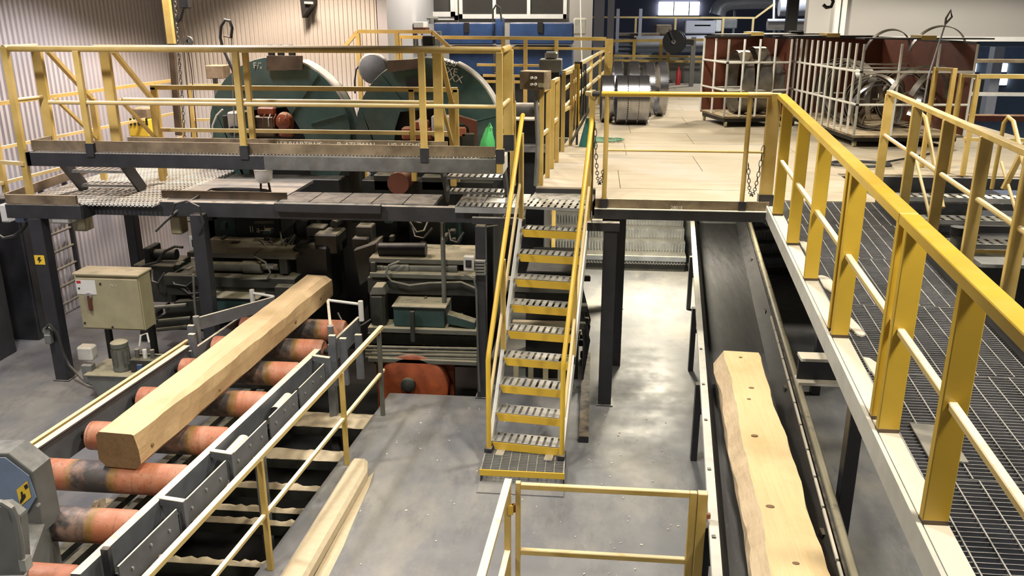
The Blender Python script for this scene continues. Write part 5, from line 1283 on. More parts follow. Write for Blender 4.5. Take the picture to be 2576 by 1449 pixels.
# push button box
t = thing('push_button_box', 'dusty steel control box with four round push buttons at the stair head', 'control box', (-0.72, 9.75, 3.4))
p = U(1345, 225, Y=9.75)
RB = Matrix.Translation((p.x, 9.8, p.z)) @ Matrix.Rotation(math.radians(-18), 4, 'Z')
MB().bx(-0.15, 0.15, -0.09, 0.12, 0.0, 0.2).xf(RB).build('case', M['toe'], t, bevel=0.006)
MB().bx(-0.02, 0.14, -0.094, -0.09, 0.01, 0.19).xf(RB).build('front_plate', M['rust_steel'], t)
for i in range(2):
    for j in range(2):
        MB().cyl((0.0 + 0.045 * i, -0.094, 0.06 + 0.07 * j), (0.0 + 0.045 * i, -0.112, 0.06 + 0.07 * j), 0.016, 10).xf(RB).build('push_button', M['white_plastic'], t, smooth=True)
MB().bx(0.075, 0.145, -0.097, -0.09, 0.03, 0.075).xf(RB).build('label_plate', M['cabinet'], t)
MB().tube([RB @ V(0.0, 0.0, 0.0), RB @ V(0.03, -0.02, -0.25), RB @ V(0.04, 0, -0.6), RB @ V(0.02, 0, -1.1)], 0.025, 8).build('stand_tube', M['steel_grey'], t, smooth=True)
# grey boxes behind it
t = thing('grey_cabinet', 'grey steel box with a small motor on top, behind the push button box', 'machine box', (-0.6, 11.8, 3.3))
pbox(1356, 150, 1412, 182, 11.9, 0.4).build('case', M['steel_grey'], t, bevel=0.01)
pbox(1370, 131, 1402, 150, 12.0, 0.2).build('motor', M['galv'], t, bevel=0.02)
pbox(1362, 182, 1405, 330, 12.0, 0.25).build('pedestal', M['machine_dark'], t)
t = thing('machine_housing', 'dark grey machine body behind the yellow post pairs', 'machine', (-1.2, 12.6, 0))
MB().bx(-2.0, -0.7, 12.5, 14.0, 0.2, 2.75).build('body', M['beam'], t, bevel=0.02)
MB().bx(-2.0, -0.68, 12.3, 12.5, 2.3, 2.4).build('shelf', M['galv'], t, bevel=0.006)
MB().cyl((-1.9, 12.4, 2.9), (-0.75, 12.4, 2.9), 0.1, 14).build('shaft', M['steel_grey'], t, smooth=True)
# straps, cord, cloth, hose
t = thing('strap_bundle', 'yellow and black lifting straps hanging from a post at the deck edge', 'straps', (-0.3, 13.1, Z2 + 0.1))
p = U(1455, 160, Y=13.1)
MB().bx(p.x - 0.06, p.x + 0.06, 13.08, 13.14, p.z - 0.08, p.z + 0.03).build('hanger', M['ink'], t, bevel=0.01)
for k, (m_, x) in enumerate((('yellow', -0.05), ('yellow', -0.02), ('sticker', 0.01), ('ink', 0.05), ('ink', 0.085), ('ink', 0.11))):
    l_ = 0.9 if m_ != 'ink' else 0.75
    MB().tube([(p.x + x, 13.06, p.z), (p.x + x + 0.01, 13.05, p.z - l_ * 0.5), (p.x + x + 0.02 * (k % 3 - 1), 13.06, p.z - l_)], 0.012, 6).build('strap', M[m_], t, smooth=True)
MB().bx(p.x - 0.015, p.x + 0.02, 13.12, 13.16, Z2, p.z).build('post', M['black_clean'], t)
tag(MB().tube([U(1459, -30, Y=15), U(1460, 40, Y=15), U(1462, 110, Y=15), U(1464, 165, Y=15)], 0.012, 6).build('hanging_cord', M['white_plastic']), 'thin white cord hanging down in front of the blue machines', 'cord')
t = thing('broom', 'teal bristled broom head with slanting pale handle at the deck edge', 'broom', (-0.12, 12.9, Z2))
p = U(1478, 368, z=Z2)
MB().lathe((p.x, p.y, Z2 + 0.002), (p.x, p.y, Z2 + 0.42), [(0, 0.0), (0, 0.13), (0.1, 0.11), (0.3, 0.06), (0.42, 0.03), (0.42, 0)], 14).build('bristles', M['teal'], t, smooth=True)
MB().cyl((p.x - 0.25, p.y + 0.05, Z2 + 0.05), (p.x + 0.12, p.y, Z2 + 0.75), 0.02, 8).build('handle', M['pipe_dusty'], t, smooth=True)
pts = []
for k in range(40):
    a_ = k * 0.5; r = 0.16 + 0.05 * math.sin(k * 0.9); q = U(1530, 355, z=Z2)
    pts.append((q.x - 0.05 + r * 1.5 * math.cos(a_), q.y + r * math.sin(a_), Z2 + 0.014 + 0.0006 * k))
tag(MB().tube(pts, 0.012, 6).build('green_hose', flat('green_hose', (0.16, 0.33, 0.22), 0.5), smooth=True), 'pale green hose coiled on the deck beside the broom', 'hose')
pts = []
for k in range(26):
    a_ = k * 0.52; q = U(2165, 418, z=Z2)
    pts.append((q.x + 0.36 * math.cos(a_) * (1 + 0.05 * (k % 4)), q.y + 0.22 * math.sin(a_), Z2 + 0.018 + 0.001 * k))
q = U(2290, 400, z=Z2)
pts += [(q.x, q.y, Z2 + 0.02), (q.x + 0.4, q.y + 0.4, Z2 + 0.02)]
tag(MB().tube(pts, 0.014, 6).build('black_hose', M['rubber'], smooth=True), 'black hose coiled on the deck behind the right walkway rail', 'hose')
# ---- saw blade coils
def coil(name, label, x, y, R, w_, mat, z0=Z2, teeth=True, axis=0.0, group=None, turns=2):
    t = thing(name, label, 'saw blade', (x, y, z0), group)
    mb = MB(); n = 44
    prof = [(0, R - 0.012), (0, R), (w_ - 0.02, R), (w_ - 0.02, R - 0.012), (0, R - 0.012)]
    mb.lathe((-w_ / 2, 0, R), (w_ / 2, 0, R), prof, n)
    o = mb.build('band', M[mat], t, loc=(x, y, z0 + 0.002), smooth=True, rot=(0, 0, axis))
    if turns > 1:
        mb = MB(); mb.lathe((-w_ / 2 + 0.01, 0, R), (w_ / 2, 0, R), [(0, R - 0.05), (0, R - 0.035), (w_ - 0.04, R - 0.035), (w_ - 0.04, R - 0.05), (0, R - 0.05)], n)
        mb.build('inner_turn', M[mat], t, loc=(x, y, z0 + 0.002), smooth=True, rot=(0, 0, axis))
    if teeth:
        mb = MB(); k = 72
        for i in range(k):
            a0 = 2 * math.pi * i / k; a1 = 2 * math.pi * (i + 0.6) / k
            for rr in (R - 0.003,):
                pa = (w_ / 2 - 0.02, rr * math.cos(a0), R + rr * math.sin(a0)); pb_ = (w_ / 2 - 0.02, rr * math.cos(a1), R + rr * math.sin(a1)); pc = (w_ / 2 + 0.006, rr * math.cos(a0), R + rr * math.sin(a0))
                pa2 = (pa[0], pa[1] * 0.985, R + (pa[2] - R) * 0.985); pb2 = (pb_[0], pb_[1] * 0.985, R + (pb_[2] - R) * 0.985); pc2 = (pc[0], pc[1] * 0.985, R + (pc[2] - R) * 0.985)
                mb.add([pa, pb_, pc, pa2, pb2, pc2], [(0, 1, 2), (5, 4, 3), (0, 3, 4, 1), (1, 4, 5, 2), (2, 5, 3, 0)])
        o = mb.build('teeth', M[mat], t, loc=(x, y, z0 + 0.002), rot=(0, 0, axis)); o['kind'] = 'stuff'
    return t
for k, (px, lab) in enumerate(((1526, 'short shiny saw blade coil at the far left of the front row'), (1562, 'left one of three touching shiny coils in the front row'), (1590, 'middle one of three touching shiny coils in the front row'), (1617, 'right one of three touching shiny coils in the front row'))):
    x = U(px, 316, Y=15.5).x
    coil('saw_blade_coil', lab, x, 15.9 if k else 16.2, 0.43 if k else 0.42, 0.195 if k else 0.22, 'blade', axis=0.05, group='saw blade coils standing on the deck')
for k, (px, lab, R) in enumerate(((1552, 'tall shiny coil of the back row, leftmost', 0.52), (1593, 'tall shiny coil of the back row, second from left', 0.52), (1633, 'tall shiny coil of the back row, third from left', 0.51), (1664, 'tall bright toothed coil at the right end of the back row', 0.52))):
    x = U(px, 250, Y=16.9).x
    coil('saw_blade_coil', lab, x, 17.2 + 0.04 * k, R, 0.17, 'blade', axis=0.05 + 0.04 * (k == 3), group='saw blade coils standing on the deck')
# ---- wheeled blade carts with white tube bars
def cart(label, Np, Fp, Rp, h, n_left, n_front, panels):
    """Np near corner, Fp far corner of the left side, Rp right corner of the front side"""
    Np, Fp, Rp = (Vector((p[0], p[1], 0)) for p in (Np, Fp, Rp)); Bp = Fp + Rp - Np
    c = (Np + Bp) / 2
    t = thing('blade_cart', label, 'cart', (c.x, c.y, Z2))
    zb = Z2 + 0.16
    MB().prism([(p.x, p.y, zb) for p in (Np, Rp, Bp, Fp)], (0, 0, 0.035)).build('base_board', M['toe'], t)
    MB().prism([((p - c).x * 0.94 + c.x, (p - c).y * 0.94 + c.y, zb - 0.07) for p in (Np, Rp, Bp, Fp)], (0, 0, 0.07)).build('base_frame', M['machine_dark'], t)
    for p in (Np, Rp, Bp, Fp):
        q = p.lerp(c, 0.12)
        MB().cyl((q.x - 0.02, q.y, Z2 + 0.06), (q.x + 0.02, q.y, Z2 + 0.06), 0.058, 14).build('wheel', M['cabinet'], t, smooth=True)
        MB().bx(q.x - 0.03, q.x + 0.03, q.y - 0.02, q.y + 0.02, Z2 + 0.06, zb - 0.06).build('wheel_fork', M['steel_grey'], t)
    for (A, B, n) in ((Np, Fp, n_left), (Np, Rp, n_front)):
        for i in range(n):
            f = i / max(1, n - 1) if n > 1 else 0
            if (A, B) == (Np, Rp) and i == 0 and n > 1: pass
            p = A.lerp(B, f)
            MB().cyl((p.x, p.y, zb + 0.03), (p.x, p.y, zb + h), 0.02, 8).build('upright', M['white_steel'], t, smooth=True)
        for zz in (0.48, 0.95):
            MB().cyl((A.x, A.y, zb + zz), (B.x, B.y, zb + zz), 0.018, 8).build('shelf_bar', M['white_steel'], t, smooth=True)
            MB().cyl((A.x, A.y, zb + zz + 0.012), (A.x, A.y, zb + zz - 0.012), 0.026, 8).build('clamp', M['black_clean'], t)
    for zz in (0.48, 0.95):
        for f in (0.3, 0.65):
            p = Np.lerp(Fp, f); q = Rp.lerp(Bp, f)
            MB().cyl((p.x, p.y, zb + zz), (q.x, q.y, zb + zz), 0.015, 6).build('shelf_rod', M['white_steel'], t, smooth=True)
    for (A, B) in ((Fp, Bp), (Rp, Bp))[:panels]:
        d = (B - A).normalized(); nrm = Vector((-d.y, d.x, 0))
        MB().prism([(A.x, A.y, zb + 0.03), (B.x, B.y, zb + 0.03), (B.x, B.y, zb + h), (A.x, A.y, zb + h)], nrm * 0.02).build('side_panel', M['brown_board'], t)
        MB().bar((A.x, A.y, zb + h + 0.015), (B.x, B.y, zb + h + 0.015), 0.05, 0.03).build('panel_cap', M['black'], t)
    return t, c, zb
t, c, zb = cart('brown backed blade cart with few white uprights, left one on the deck', (2.25, 15.45), (1.97, 16.6), (3.35, 15.7), 1.34, 3, 5, 2)
for k, (dx, dy, R, lab) in enumerate(((0.17, -0.1, 0.55, 'dull steel coil standing inside the left blade cart, front'), (0.47, 0.0, 0.58, 'dull steel coil inside the left blade cart, second'), (0.79, 0.1, 0.5, 'dull steel coil inside the left blade cart, far right'))):
    coil('saw_blade_coil', lab, c.x + dx - 0.25, c.y + dy, R, 0.24, 'blade_dull', zb + 0.036, False, axis=0.12, group='dull coils inside the blade carts')
t2_, c2, zb2 = cart('long blade cart with dense white uprights and arching steel bands, right one', (3.83, 13.15), (3.45, 16.2), (5.45, 13.3), 1.34, 13, 4, 2)
for k, (dx, dy, R, ax, lab) in enumerate(((-0.2, -0.9, 0.42, 0.9, 'large dull ring lying nearest in the long blade cart'), (-0.35, -0.2, 0.5, 0.5, 'large dull ring leaning in the middle of the long blade cart'), (-0.3, 0.6, 0.5, 0.5, 'dull ring in the rear half of the long blade cart'), (0.4, -0.5, 0.45, 0.7, 'dull ring against the brown panel of the long blade cart'))):
    coil('saw_blade_coil', lab, c2.x + dx, c2.y + dy, R, 0.22, 'blade_dull', zb2 + 0.036, False, axis=ax, group='dull coils inside the blade carts')
def arch(label, x, y, z, R, w_, rz, tilt, mat='blade_dull', a0=0.1, a1=3.0):
    mb = MB(); mb.lathe((0, -w_ / 2, 0), (0, w_ / 2, 0), [(0, R), (w_, R), (w_, R - 0.012), (0, R - 0.012), (0, R)], 26, a0, a1)
    o = mb.build('steel_band', M[mat], None, loc=(x, y, z), smooth=True, rot=(tilt, 0, rz))
    return tag(o, label, 'steel band')
for args in (('upper bowed steel band above the long blade cart, left arch', 4.6, 14.6, 3.62, 0.38, 0.06, 0.2, 0.3), ('upper bowed steel band above the long blade cart, right arch', 5.3, 14.4, 3.60, 0.45, 0.07, 0.1, 0.2),
             ('wide bowed steel band inside the long blade cart at the front', 4.75, 13.45, 2.95, 0.55, 0.09, 0.4, 0.2), ('second bowed steel band inside the long blade cart', 5.0, 13.7, 3.0, 0.5, 0.09, 0.7, 0.35), ('low bowed steel band inside the long blade cart', 4.5, 13.4, 2.55, 0.5, 0.06, -0.3, 0.1)):
    arch(*args)
rnd = random.Random(12)
for k in range(11):
    f = rnd.random()
    o = arch('dull bowed steel band in the tangle inside the long blade cart', 4.0 + 0.9 * rnd.random(), 13.6 + 1.7 * f, 2.62 + 0.45 * rnd.random(), rnd.uniform(0.3, 0.5), 0.07, rnd.uniform(0.2, 1.3), rnd.uniform(-0.15, 0.3), 'blade_dull' if k % 3 else 'blade', rnd.uniform(-0.6, 0.4), rnd.uniform(2.6, 4.2))
    o['group'] = 'tangled steel bands in the long blade cart'
# flat blades and boards lying on top of the carts
def topboard(label, cx_, cy_, z, l_, w_, rz, tag_mat='yellow'):
    t = thing('flat_blade', label, 'saw blade', (cx_, cy_, z))
    Rm = Matrix.Translation((cx_, cy_, z)) @ Matrix.Rotation(rz, 4, 'Z')
    MB().bx(-l_ / 2, l_ / 2, -w_ / 2, w_ / 2, 0, 0.02).xf(Rm).build('blade_plate', M['black'], t)
    MB().bx(-0.12, 0.1, -w_ / 2 - 0.004, w_ / 2 + 0.004, -0.006, 0.055).xf(Rm).build('yellow_clamp', M[tag_mat], t)
    return t
zt1 = zb + 1.36
topboard('dark flat blade with yellow clamp on top of the left blade cart', 2.75, 16.0, zt1 + 0.04, 1.4, 0.5, 0.1)
topboard('dark flat board on top of the cart gap, rear', 3.6, 16.6, zt1 + 0.04, 1.2, 0.4, -0.05, 'machine_dark')
topboard('dark flat blade with yellow clamp on the rear of the long cart', 3.9, 15.4, zt1 + 0.03, 1.5, 0.35, 0.12)
topboard('dark flat blade with yellow clamp on the front of the long cart', 4.9, 13.9, zt1 + 0.03, 1.9, 0.4, 0.06)
# long lance leaning at the carts
t = thing('lance', 'thin steel rod with loop end leaning up in front of the grey wall', 'rod', (4.7, 12.8, Z2))
a = U(2335, 195, Y=12.8); b2 = U(2378, 60, Y=12.8); c_ = U(2392, 25, Y=12.8)
MB().cyl(a, b2, 0.012, 8).build('rod', M['bolt'], t, smooth=True)
MB().cyl((a.x - 0.02, 12.8, Z2 + 0.001), a, 0.012, 8).build('lower_rod', M['bolt'], t, smooth=True)
MB().tube([b2, b2.lerp(c_, 0.4) + V(-0.02, 0, 0), c_, b2.lerp(c_, 0.5) + V(0.05, 0, 0.0), b2], 0.015, 6).build('loop', M['steel_grey'], t, smooth=True)
# hose reel
t = thing('hose_reel', 'black hose reel on a grey stand at the far end of the deck', 'hose reel', (2.6, 24.6, Z2))
q = U(1699, 105, Y=24.4)
MB().lathe((q.x - 0.06, 24.3, q.z), (q.x + 0.02, 24.5, q.z), [(0, 0), (0, 0.31), (0.03, 0.31), (0.03, 0.24), (0.17, 0.24), (0.17, 0.31), (0.2, 0.31), (0.2, 0)], 24).build('drum', M['rubber'], t, smooth=True)
MB().cyl((q.x - 0.06, 24.26, q.z), (q.x - 0.06, 24.3, q.z), 0.06, 12).build('hub', M['steel_grey'], t, smooth=True)
MB().bar((q.x, 24.45, q.z), (2.62, 24.6, q.z - 0.02), 0.06, 0.14).build('arm', M['ink'], t)
MB().bx(2.57, 2.69, 24.6, 24.7, Z2 + 0.001, q.z + 0.12).build('stand', M['steel_grey'], t)
MB().bar((q.x - 0.2, 24.25, q.z + 0.33), (q.x - 0.05, 24.25, q.z), 0.04, 0.04).build('guide_arm', M['ink'], t)
# ---- right hand yellow frames and stair handrails beyond the walkway
uframe('narrow yellow post frame in front of the long blade cart, left', 4.27, 11.55, 4.42, 11.35, 1.27, False)
t = uframe('taller yellow frame with side rail at the far right beyond the walkway', 4.42, 11.1, 4.55, 10.95, 1.22, False)
MB().bar((4.55, 10.95, Z2 + 1.2), (5.9, 10.95, Z2 + 1.2), 0.05, 0.05).build('side_rail', M['yellow'], t)
MB().bar((4.5, 10.95, Z2 + 0.45), (5.4, 10.95, Z2 + 0.45), 0.04, 0.04).build('side_rail', M['yellow'], t)
t = thing('brace_frame', 'yellow post with diagonal brace at the right picture edge', 'railing', (5.1, 9.8, Z2))
MB().bx(4.95, 5.06, 9.8, 9.86, 1.6, 3.75).build('post', M['yellow'], t)
MB().bar((4.55, 9.84, 2.35), (4.97, 9.84, 3.72), 0.05, 0.05).build('brace', M['yellow'], t)
MB().bar((4.8, 9.84, 2.4), (4.97, 9.84, 3.1), 0.03, 0.03).build('brace', M['yellow'], t)
def loop_rail(label, x, y, l_):
    t = thing('stair_handrail', label, 'handrail', (x, y, 1.6))
    MB().tube([(x, y + 0.02, 2.3), (x, y, 3.05), (x + 0.02, y - 0.03, 3.12), (x + 0.05, y - 0.1, 3.08), (x + 0.08, y - l_, 2.2)], 0.024, 8).build('tube', M['yellow'], t, smooth=True)
    MB().tube([(x + 0.02, y - 0.05, 2.62), (x + 0.07, y - l_, 1.8)], 0.018, 8).build('mid_rail', M['yellow_mid'], t, smooth=True)
    return t
loop_rail('round yellow handrail loop going down right of the walkway, nearer the deck', 3.72, 10.4, 0.9)
loop_rail('round yellow handrail loop going down at the far right edge', 4.55, 10.1, 0.9)
t = thing('side_stair', 'perforated steel steps going down right of the grating walkway', 'stair', (4.0, 9.9, 1.5))
for k in range(3):
    perforated(MB(), 3.35, 5.4, 10.45 - 0.32 * k, 10.72 - 0.32 * k, 2.12 - 0.2 * k, 18, 2, 0.05, 0.4).build('tread', M['galv'], t)
    MB().bx(3.35, 5.4, 10.44 - 0.32 * k, 10.45 - 0.32 * k, 1.98 - 0.2 * k, 2.06 - 0.2 * k).build('riser_plate', M['yellow'] if k == 2 else M['black_clean'], t)
MB().bx(3.3, 3.36, 9.6, 10.75, 1.4, 2.1).build('stringer', M['black_clean'], t)
tag(MB().bx(4.2, 6.2, 9.3, 9.9, 0.6, 1.62).build('machine_block', M['machine_dark'], bevel=0.03), 'dark machine block below the right side steps', 'machine')
t = thing('cylinder_stand', 'grey dusty pneumatic cylinder below the right walkway rail', 'cylinder', (3.62, 8.6, 1.2))
MB().cyl((3.62, 8.6, 1.2), (3.62, 8.6, 2.12), 0.06, 12).build('barrel', M['pipe_dusty'], t, smooth=True)
MB().cyl((3.62, 8.6, 2.12), (3.62, 8.6, 2.2), 0.075, 12).build('cap', M['ink'], t, smooth=True)
MB().bx(3.52, 3.72, 8.5, 8.7, 0.0, 1.2).build('pedestal', M['machine_dark'], t)
# ---- green bag on the platform
t = thing('green_bag', 'bright green plastic bag hanging at the right end of the saw platform', 'bag', (-1.16, 9.22, PZ + 0.03))
mb = MB()
mb.lathe((-1.17, 9.24, PZ + 0.02), (-1.14, 9.24, PZ + 0.32), [(0, 0.0), (0, 0.075), (0.06, 0.085), (0.14, 0.07), (0.22, 0.05), (0.28, 0.03), (0.3, 0.012), (0.3, 0)], 14)
rnd = random.Random(3); mb.v = [v + Vector((rnd.uniform(-0.012, 0.012), rnd.uniform(-0.012, 0.012), 0)) for v in mb.v]
mb.build('bag_body', M['green_cloth'], t, smooth=True)
MB().tube([(-1.15, 9.24, PZ + 0.31), (-1.13, 9.23, PZ + 0.36), (-1.1, 9.2, PZ + 0.3)], 0.008, 5).build('handle_loop', M['green_cloth'], t)
# ---- things around the left saw
t = thing('chain_hoist_post', 'leaning yellow post with chain and black hoist block left of the saws', 'hoist', (-5.3, 11.2, 2.17))
MB().bar(U(416, -20, Y=11.2), U(432, 110, Y=11.2), 0.09, 0.07).build('post', M['yellow'], t)
MB().bar(U(432, 110, Y=11.2), U(450, 340, Y=11.2), 0.075, 0.06).build('lower_post', M['rust_steel'], t)
p, q = U(440, 0, Y=11.12), U(465, 345, Y=11.12)
for k in range(34):
    c_ = p.lerp(q, k / 33); MB().tube([c_ + V(0.016 * math.cos(a_) * (k % 2), 0.016 * math.cos(a_) * (1 - k % 2), 0.036 * math.sin(a_)) for a_ in [2 * math.pi * j / 8 for j in range(9)]], 0.006, 4).build('chain_link', M['pipe_dusty'], t)
pbox(448, -10, 470, 22, 11.0, 0.15).build('hoist_block', M['ink'], t, bevel=0.02)
MB().tube([U(462, 15, Y=11), U(455, 45, Y=11), U(448, 55, Y=11), U(444, 45, Y=11)], 0.02, 7).build('hook', M['ink'], t, smooth=True)
for dx in (0, 14): MB().tube([U(456 + dx * 0.3, 50, Y=11), U(468 + dx, 180, Y=11), U(482 + dx, 345, Y=11)], 0.007, 5).build('rope', M['rust_steel'], t)
q = U(475, 103, Y=10.98); MB().lathe((q.x, 10.95, q.z), (q.x, 11.0, q.z), [(0, 0.02), (0, 0.06), (0.04, 0.06), (0.04, 0.02)], 12).build('ring', M['pipe_dusty'], t, smooth=True)
t = thing('hose_loop', 'black hose with loop rising in front of the warm lit wall', 'hose', (-4.6, 10.9, 2.2))
MB().tube([U(581, 95, Y=10.9), U(584, 70, Y=10.9), U(578, 53, Y=10.9), U(566, 50, Y=10.9), U(556, 66, Y=10.9), U(554, 95, Y=10.9), U(562, 125, Y=10.9), U(580, 165, Y=10.85), U(605, 215, Y=10.85), U(625, 250, Y=10.85)], 0.02, 8).build('hose', M['cable'], t, smooth=True)
MB().cyl(U(582, 90, Y=10.9), U(590, 345, Y=10.9), 0.008, 6).build('rod', M['galv'], t, smooth=True)
MB().cyl(U(562, 90, Y=10.9), U(584, 95, Y=10.9), 0.012, 6).build('crossbar', M['rust_steel'], t, smooth=True)
t = thing('hose_reel', 'grey round hose reel between the two green saw housings', 'hose reel', (-3.2, 12, 3.2))
q = U(940, 172, Y=12.0)
MB().lathe((q.x, 11.9, q.z), (q.x, 12.15, q.z), [(0, 0), (0.01, 0.1), (0.04, 0.19), (0.1, 0.22), (0.2, 0.2), (0.25, 0.1), (0.25, 0)], 18).build('drum', M['steel_grey'], t, smooth=True)
MB().tube([U(908, 160, Y=12), U(896, 175, Y=12), U(892, 205, Y=12), U(893, 235, Y=12)], 0.012, 6).build('hose', M['cable'], t, smooth=True)
MB().bx(q.x - 0.04, q.x + 0.04, 12.15, 12.2, 2.2, q.z).build('bracket', M['steel_grey'], t)
t = thing('oil_funnel', 'white plastic bowl on a stand below the raised saw platform', 'bowl', (-4.0, 9.5, 2.18))
q = U(663, 440, Y=9.6)
MB().lathe((q.x, 9.6, q.z - 0.09), (q.x, 9.6, q.z + 0.07), [(0, 0), (0, 0.06), (0.03, 0.095), (0.16, 0.11), (0.16, 0.1), (0.06, 0.08), (0.06, 0)], 18).build('bowl', M['white_plastic'], t, smooth=True)
for dx in (-0.04, 0.05): MB().bar((q.x + dx * 1.4, 9.6, 2.17), (q.x + dx, 9.6, q.z - 0.08), 0.02, 0.02).build('stand_leg', M['machine_dark'], t)
pts = []
for k in range(30):
    a_ = k * 0.55; pts.append((-4.15 + 0.36 * math.cos(a_), 9.55 + 0.12 * math.sin(a_), 2.19 + 0.0015 * k))
pts += [(-4.55, 9.35, 2.2), (-4.68, 9.15, 2.1), (-4.85, 9.05, 1.95), (-4.95, 9.0, 1.85)]
tag(MB().tube(pts, 0.016, 6).build('black_cable', M['cable'], smooth=True), 'grey cable coiled on the saw walkway and drooping over its edge', 'cable')
tag(MB().tube([U(432, 540, Y=8.95), U(440, 512, Y=8.93), U(470, 505, Y=8.93), U(500, 520, Y=8.93), U(512, 560, Y=8.95), U(500, 590, Y=9.0)], 0.014, 6).build('black_cable', M['cable'], smooth=True), 'black cable looped over the top of the column at the left saw', 'cable')
t = thing('yellow_bin', 'yellow plastic bin with dark lid against the corrugated wall', 'bin', (-6.2, 12, 2.2))
pbox(322, 300, 374, 345, 12.2, 0.25).build('body', M['sticker'], t, bevel=0.02)
pbox(330, 272, 372, 300, 12.25, 0.25).build('lid', M['toe'], t, bevel=0.02)
for k in range(5): pbox(326 + 10 * k, 298, 330 + 10 * k, 316, 12.18, 0.02).build('slot', M['ink'], t)
t = thing('junction_box', 'dusty brown box on the far wall left of the first green housing', 'switch box', (-5, 13, 3.2))
pbox(517, 165, 560, 198, 13.2, 0.3).build('case', M['toe'], t, bevel=0.01)
MB().bx(U(535, 190, Y=13.3).x - 0.03, U(535, 190, Y=13.3).x + 0.03, 13.35, 13.41, 0, U(535, 190, Y=13.3).z).build('post', M['steel_grey'], t)
# wall brackets
for (x0, x1, lab) in ((752, 784, 'dark wall bracket at the top of the warm lit corrugated wall'),):
    t = thing('wall_mount', lab, 'bracket', (U(x0, 20, Y=14.2).x, 14.2, 3.9))
    MB().prism([U(x0, -20, Y=14.1), U(x1, -20, Y=14.1), U(x1, 10, Y=14.1), U(x0 + 8, 45, Y=14.1)], (0, 0.28, 0)).build('gusset', M['ink'], t)
    MB().cyl(U(766, 7, Y=14.05), U(788, 8, Y=14.05), 0.02, 8).build('pin', M['white_steel'], t, smooth=True)
# electrical gear on the left wall
t = thing('dark_cabinet', 'tall dark cabinet standing by the left wall behind the far left column', 'cabinet', (-7.4, 9.4, 0))
MB().bx(-7.95, -7.45, 9.1, 9.7, 0, 1.75).build('body', M['black'], t, bevel=0.01)
MB().bx(-7.91, -7.49, 9.08, 9.1, 0.05, 1.7).build('door', M['beam'], t, bevel=0.006)
t = thing('dark_cabinet', 'second dark cabinet by the left wall with open rungs beside it', 'cabinet', (-7.4, 10.4, 0))
MB().bx(-7.8, -7.4, 10.1, 10.5, 0, 1.95).build('body', M['black'], t, bevel=0.01)
MB().bx(-7.4, -7.39, 10.14, 10.46, 0.1, 1.8).build('door', M['beam'], t)
t = thing('cable_ladder', 'upright cable ladder with pale rungs on the left wall', 'cable ladder', (-7.3, 11, 0))
for y in (10.9, 11.45): MB().bx(-7.62, -7.56, y, y + 0.04, 0, 2.0).build('rail', M['black'], t)
for k in range(7): MB().cyl((-7.59, 10.92, 0.2 + 0.26 * k), (-7.59, 11.47, 0.2 + 0.26 * k), 0.018, 6).build('rung', M['pipe_dusty'], t, smooth=True)
for (x0, y0, x1, y1, Y, m_, nm, lab) in ((0, 515, 20, 560, 9.2, 'white_plastic', 'junction_box', 'white box cut by the left picture edge beside a black cable'), (36, 535, 62, 560, 8.97, 'blue_cover', 'junction_box', 'small blue box behind the far left column'),
                                         (106, 540, 172, 563, 9.5, 'white_plastic', 'junction_box', 'white wide box right of the far left column'), (182, 535, 214, 582, 9.7, 'cabinet', 'junction_box', 'beige box hanging under the left walkway'),
                                         (428, 545, 455, 590, 9.3, 'cabinet', 'junction_box', 'olive box left of the column at the left saw')):
    t = thing(nm, lab, 'switch box', (U(x0, y1, Y=Y).x, Y, U(x0, y1, Y=Y).z))
    pbox(x0, y0, x1, y1, Y, 0.18).build('case', M[m_], t, bevel=0.01)
    pbox(x0 + 2, y0 + 2, x1 - 2, y1 - 3, Y - 0.012, 0.012).build('lid', M[m_], t, bevel=0.004)
    q = U((x0 + x1) / 2, y0, Y=Y); MB().bx(q.x - 0.02, q.x + 0.02, Y + 0.08, Y + 0.11, q.z, 2.139).build('hanger', M['black'], t)
tag(MB().tube([U(-15, 585, Y=9.1), U(10, 600, Y=9.1), U(35, 594, Y=9.1), U(55, 580, Y=9.1), U(66, 565, Y=9.1), U(64, 545, Y=9.1)], 0.02, 7).build('black_cable', M['cable'], smooth=True), 'thick grey cable bending at the left picture edge', 'cable')
# ================================================================== BEHIND THE SAWS
def prail(label, Y, tops, mids, posts, r=0.03, mat='yellow', foot=0.0, cat='railing'):
    p = U(*tops[0], Y=Y); t = thing('guard_rail', label, cat, (p.x, Y, foot))
    for i in range(len(tops) - 1): MB().bar(U(*tops[i], Y=Y), U(*tops[i + 1], Y=Y), r * 1.7, r * 1.7).build('top_rail', M[mat], t)
    for (a_, b_2) in mids: MB().bar(U(*a_, Y=Y), U(*b_2, Y=Y), r * 1.3, r * 1.3).build('mid_rail', M[mat], t)
    for (x, y) in posts:
        q = U(x, y, Y=Y); MB().bx(q.x - r, q.x + r, Y - r, Y + r, foot, q.z).build('post', M[mat], t)
    return t
prail('yellow handrail with sloping ends rising behind the two green housings', 12.9, [(858, 128), (900, 79), (1088, 80), (1140, 128)], [], [(900, 82), (998, 82)])
prail('long yellow double rail in front of the blue machines', 14.0, [(1005, 93), (1525, 98)], [((1085, 119), (1525, 123)), ((1200, 163), (1355, 165)), ((1215, 190), (1350, 192)), ((1215, 205), (1350, 207))], [(1005, 95), (1266, 98), (1322, 98), (1400, 99)])
prail('pale yellow rail running back beside the plain wall panel', 15.5, [(880, 109), (1000, 94)], [], [(882, 110), (985, 96)], 0.025, 'yellow_mid')
t = thing('blue_machine', 'left blue machine cabinet under the control room window', 'machine', (-2.5, 17, 0))
pbox(1092, 57, 1240, 112, 17.0, 0.8).build('upper_case', M['blue_paint'], t, bevel=0.02)
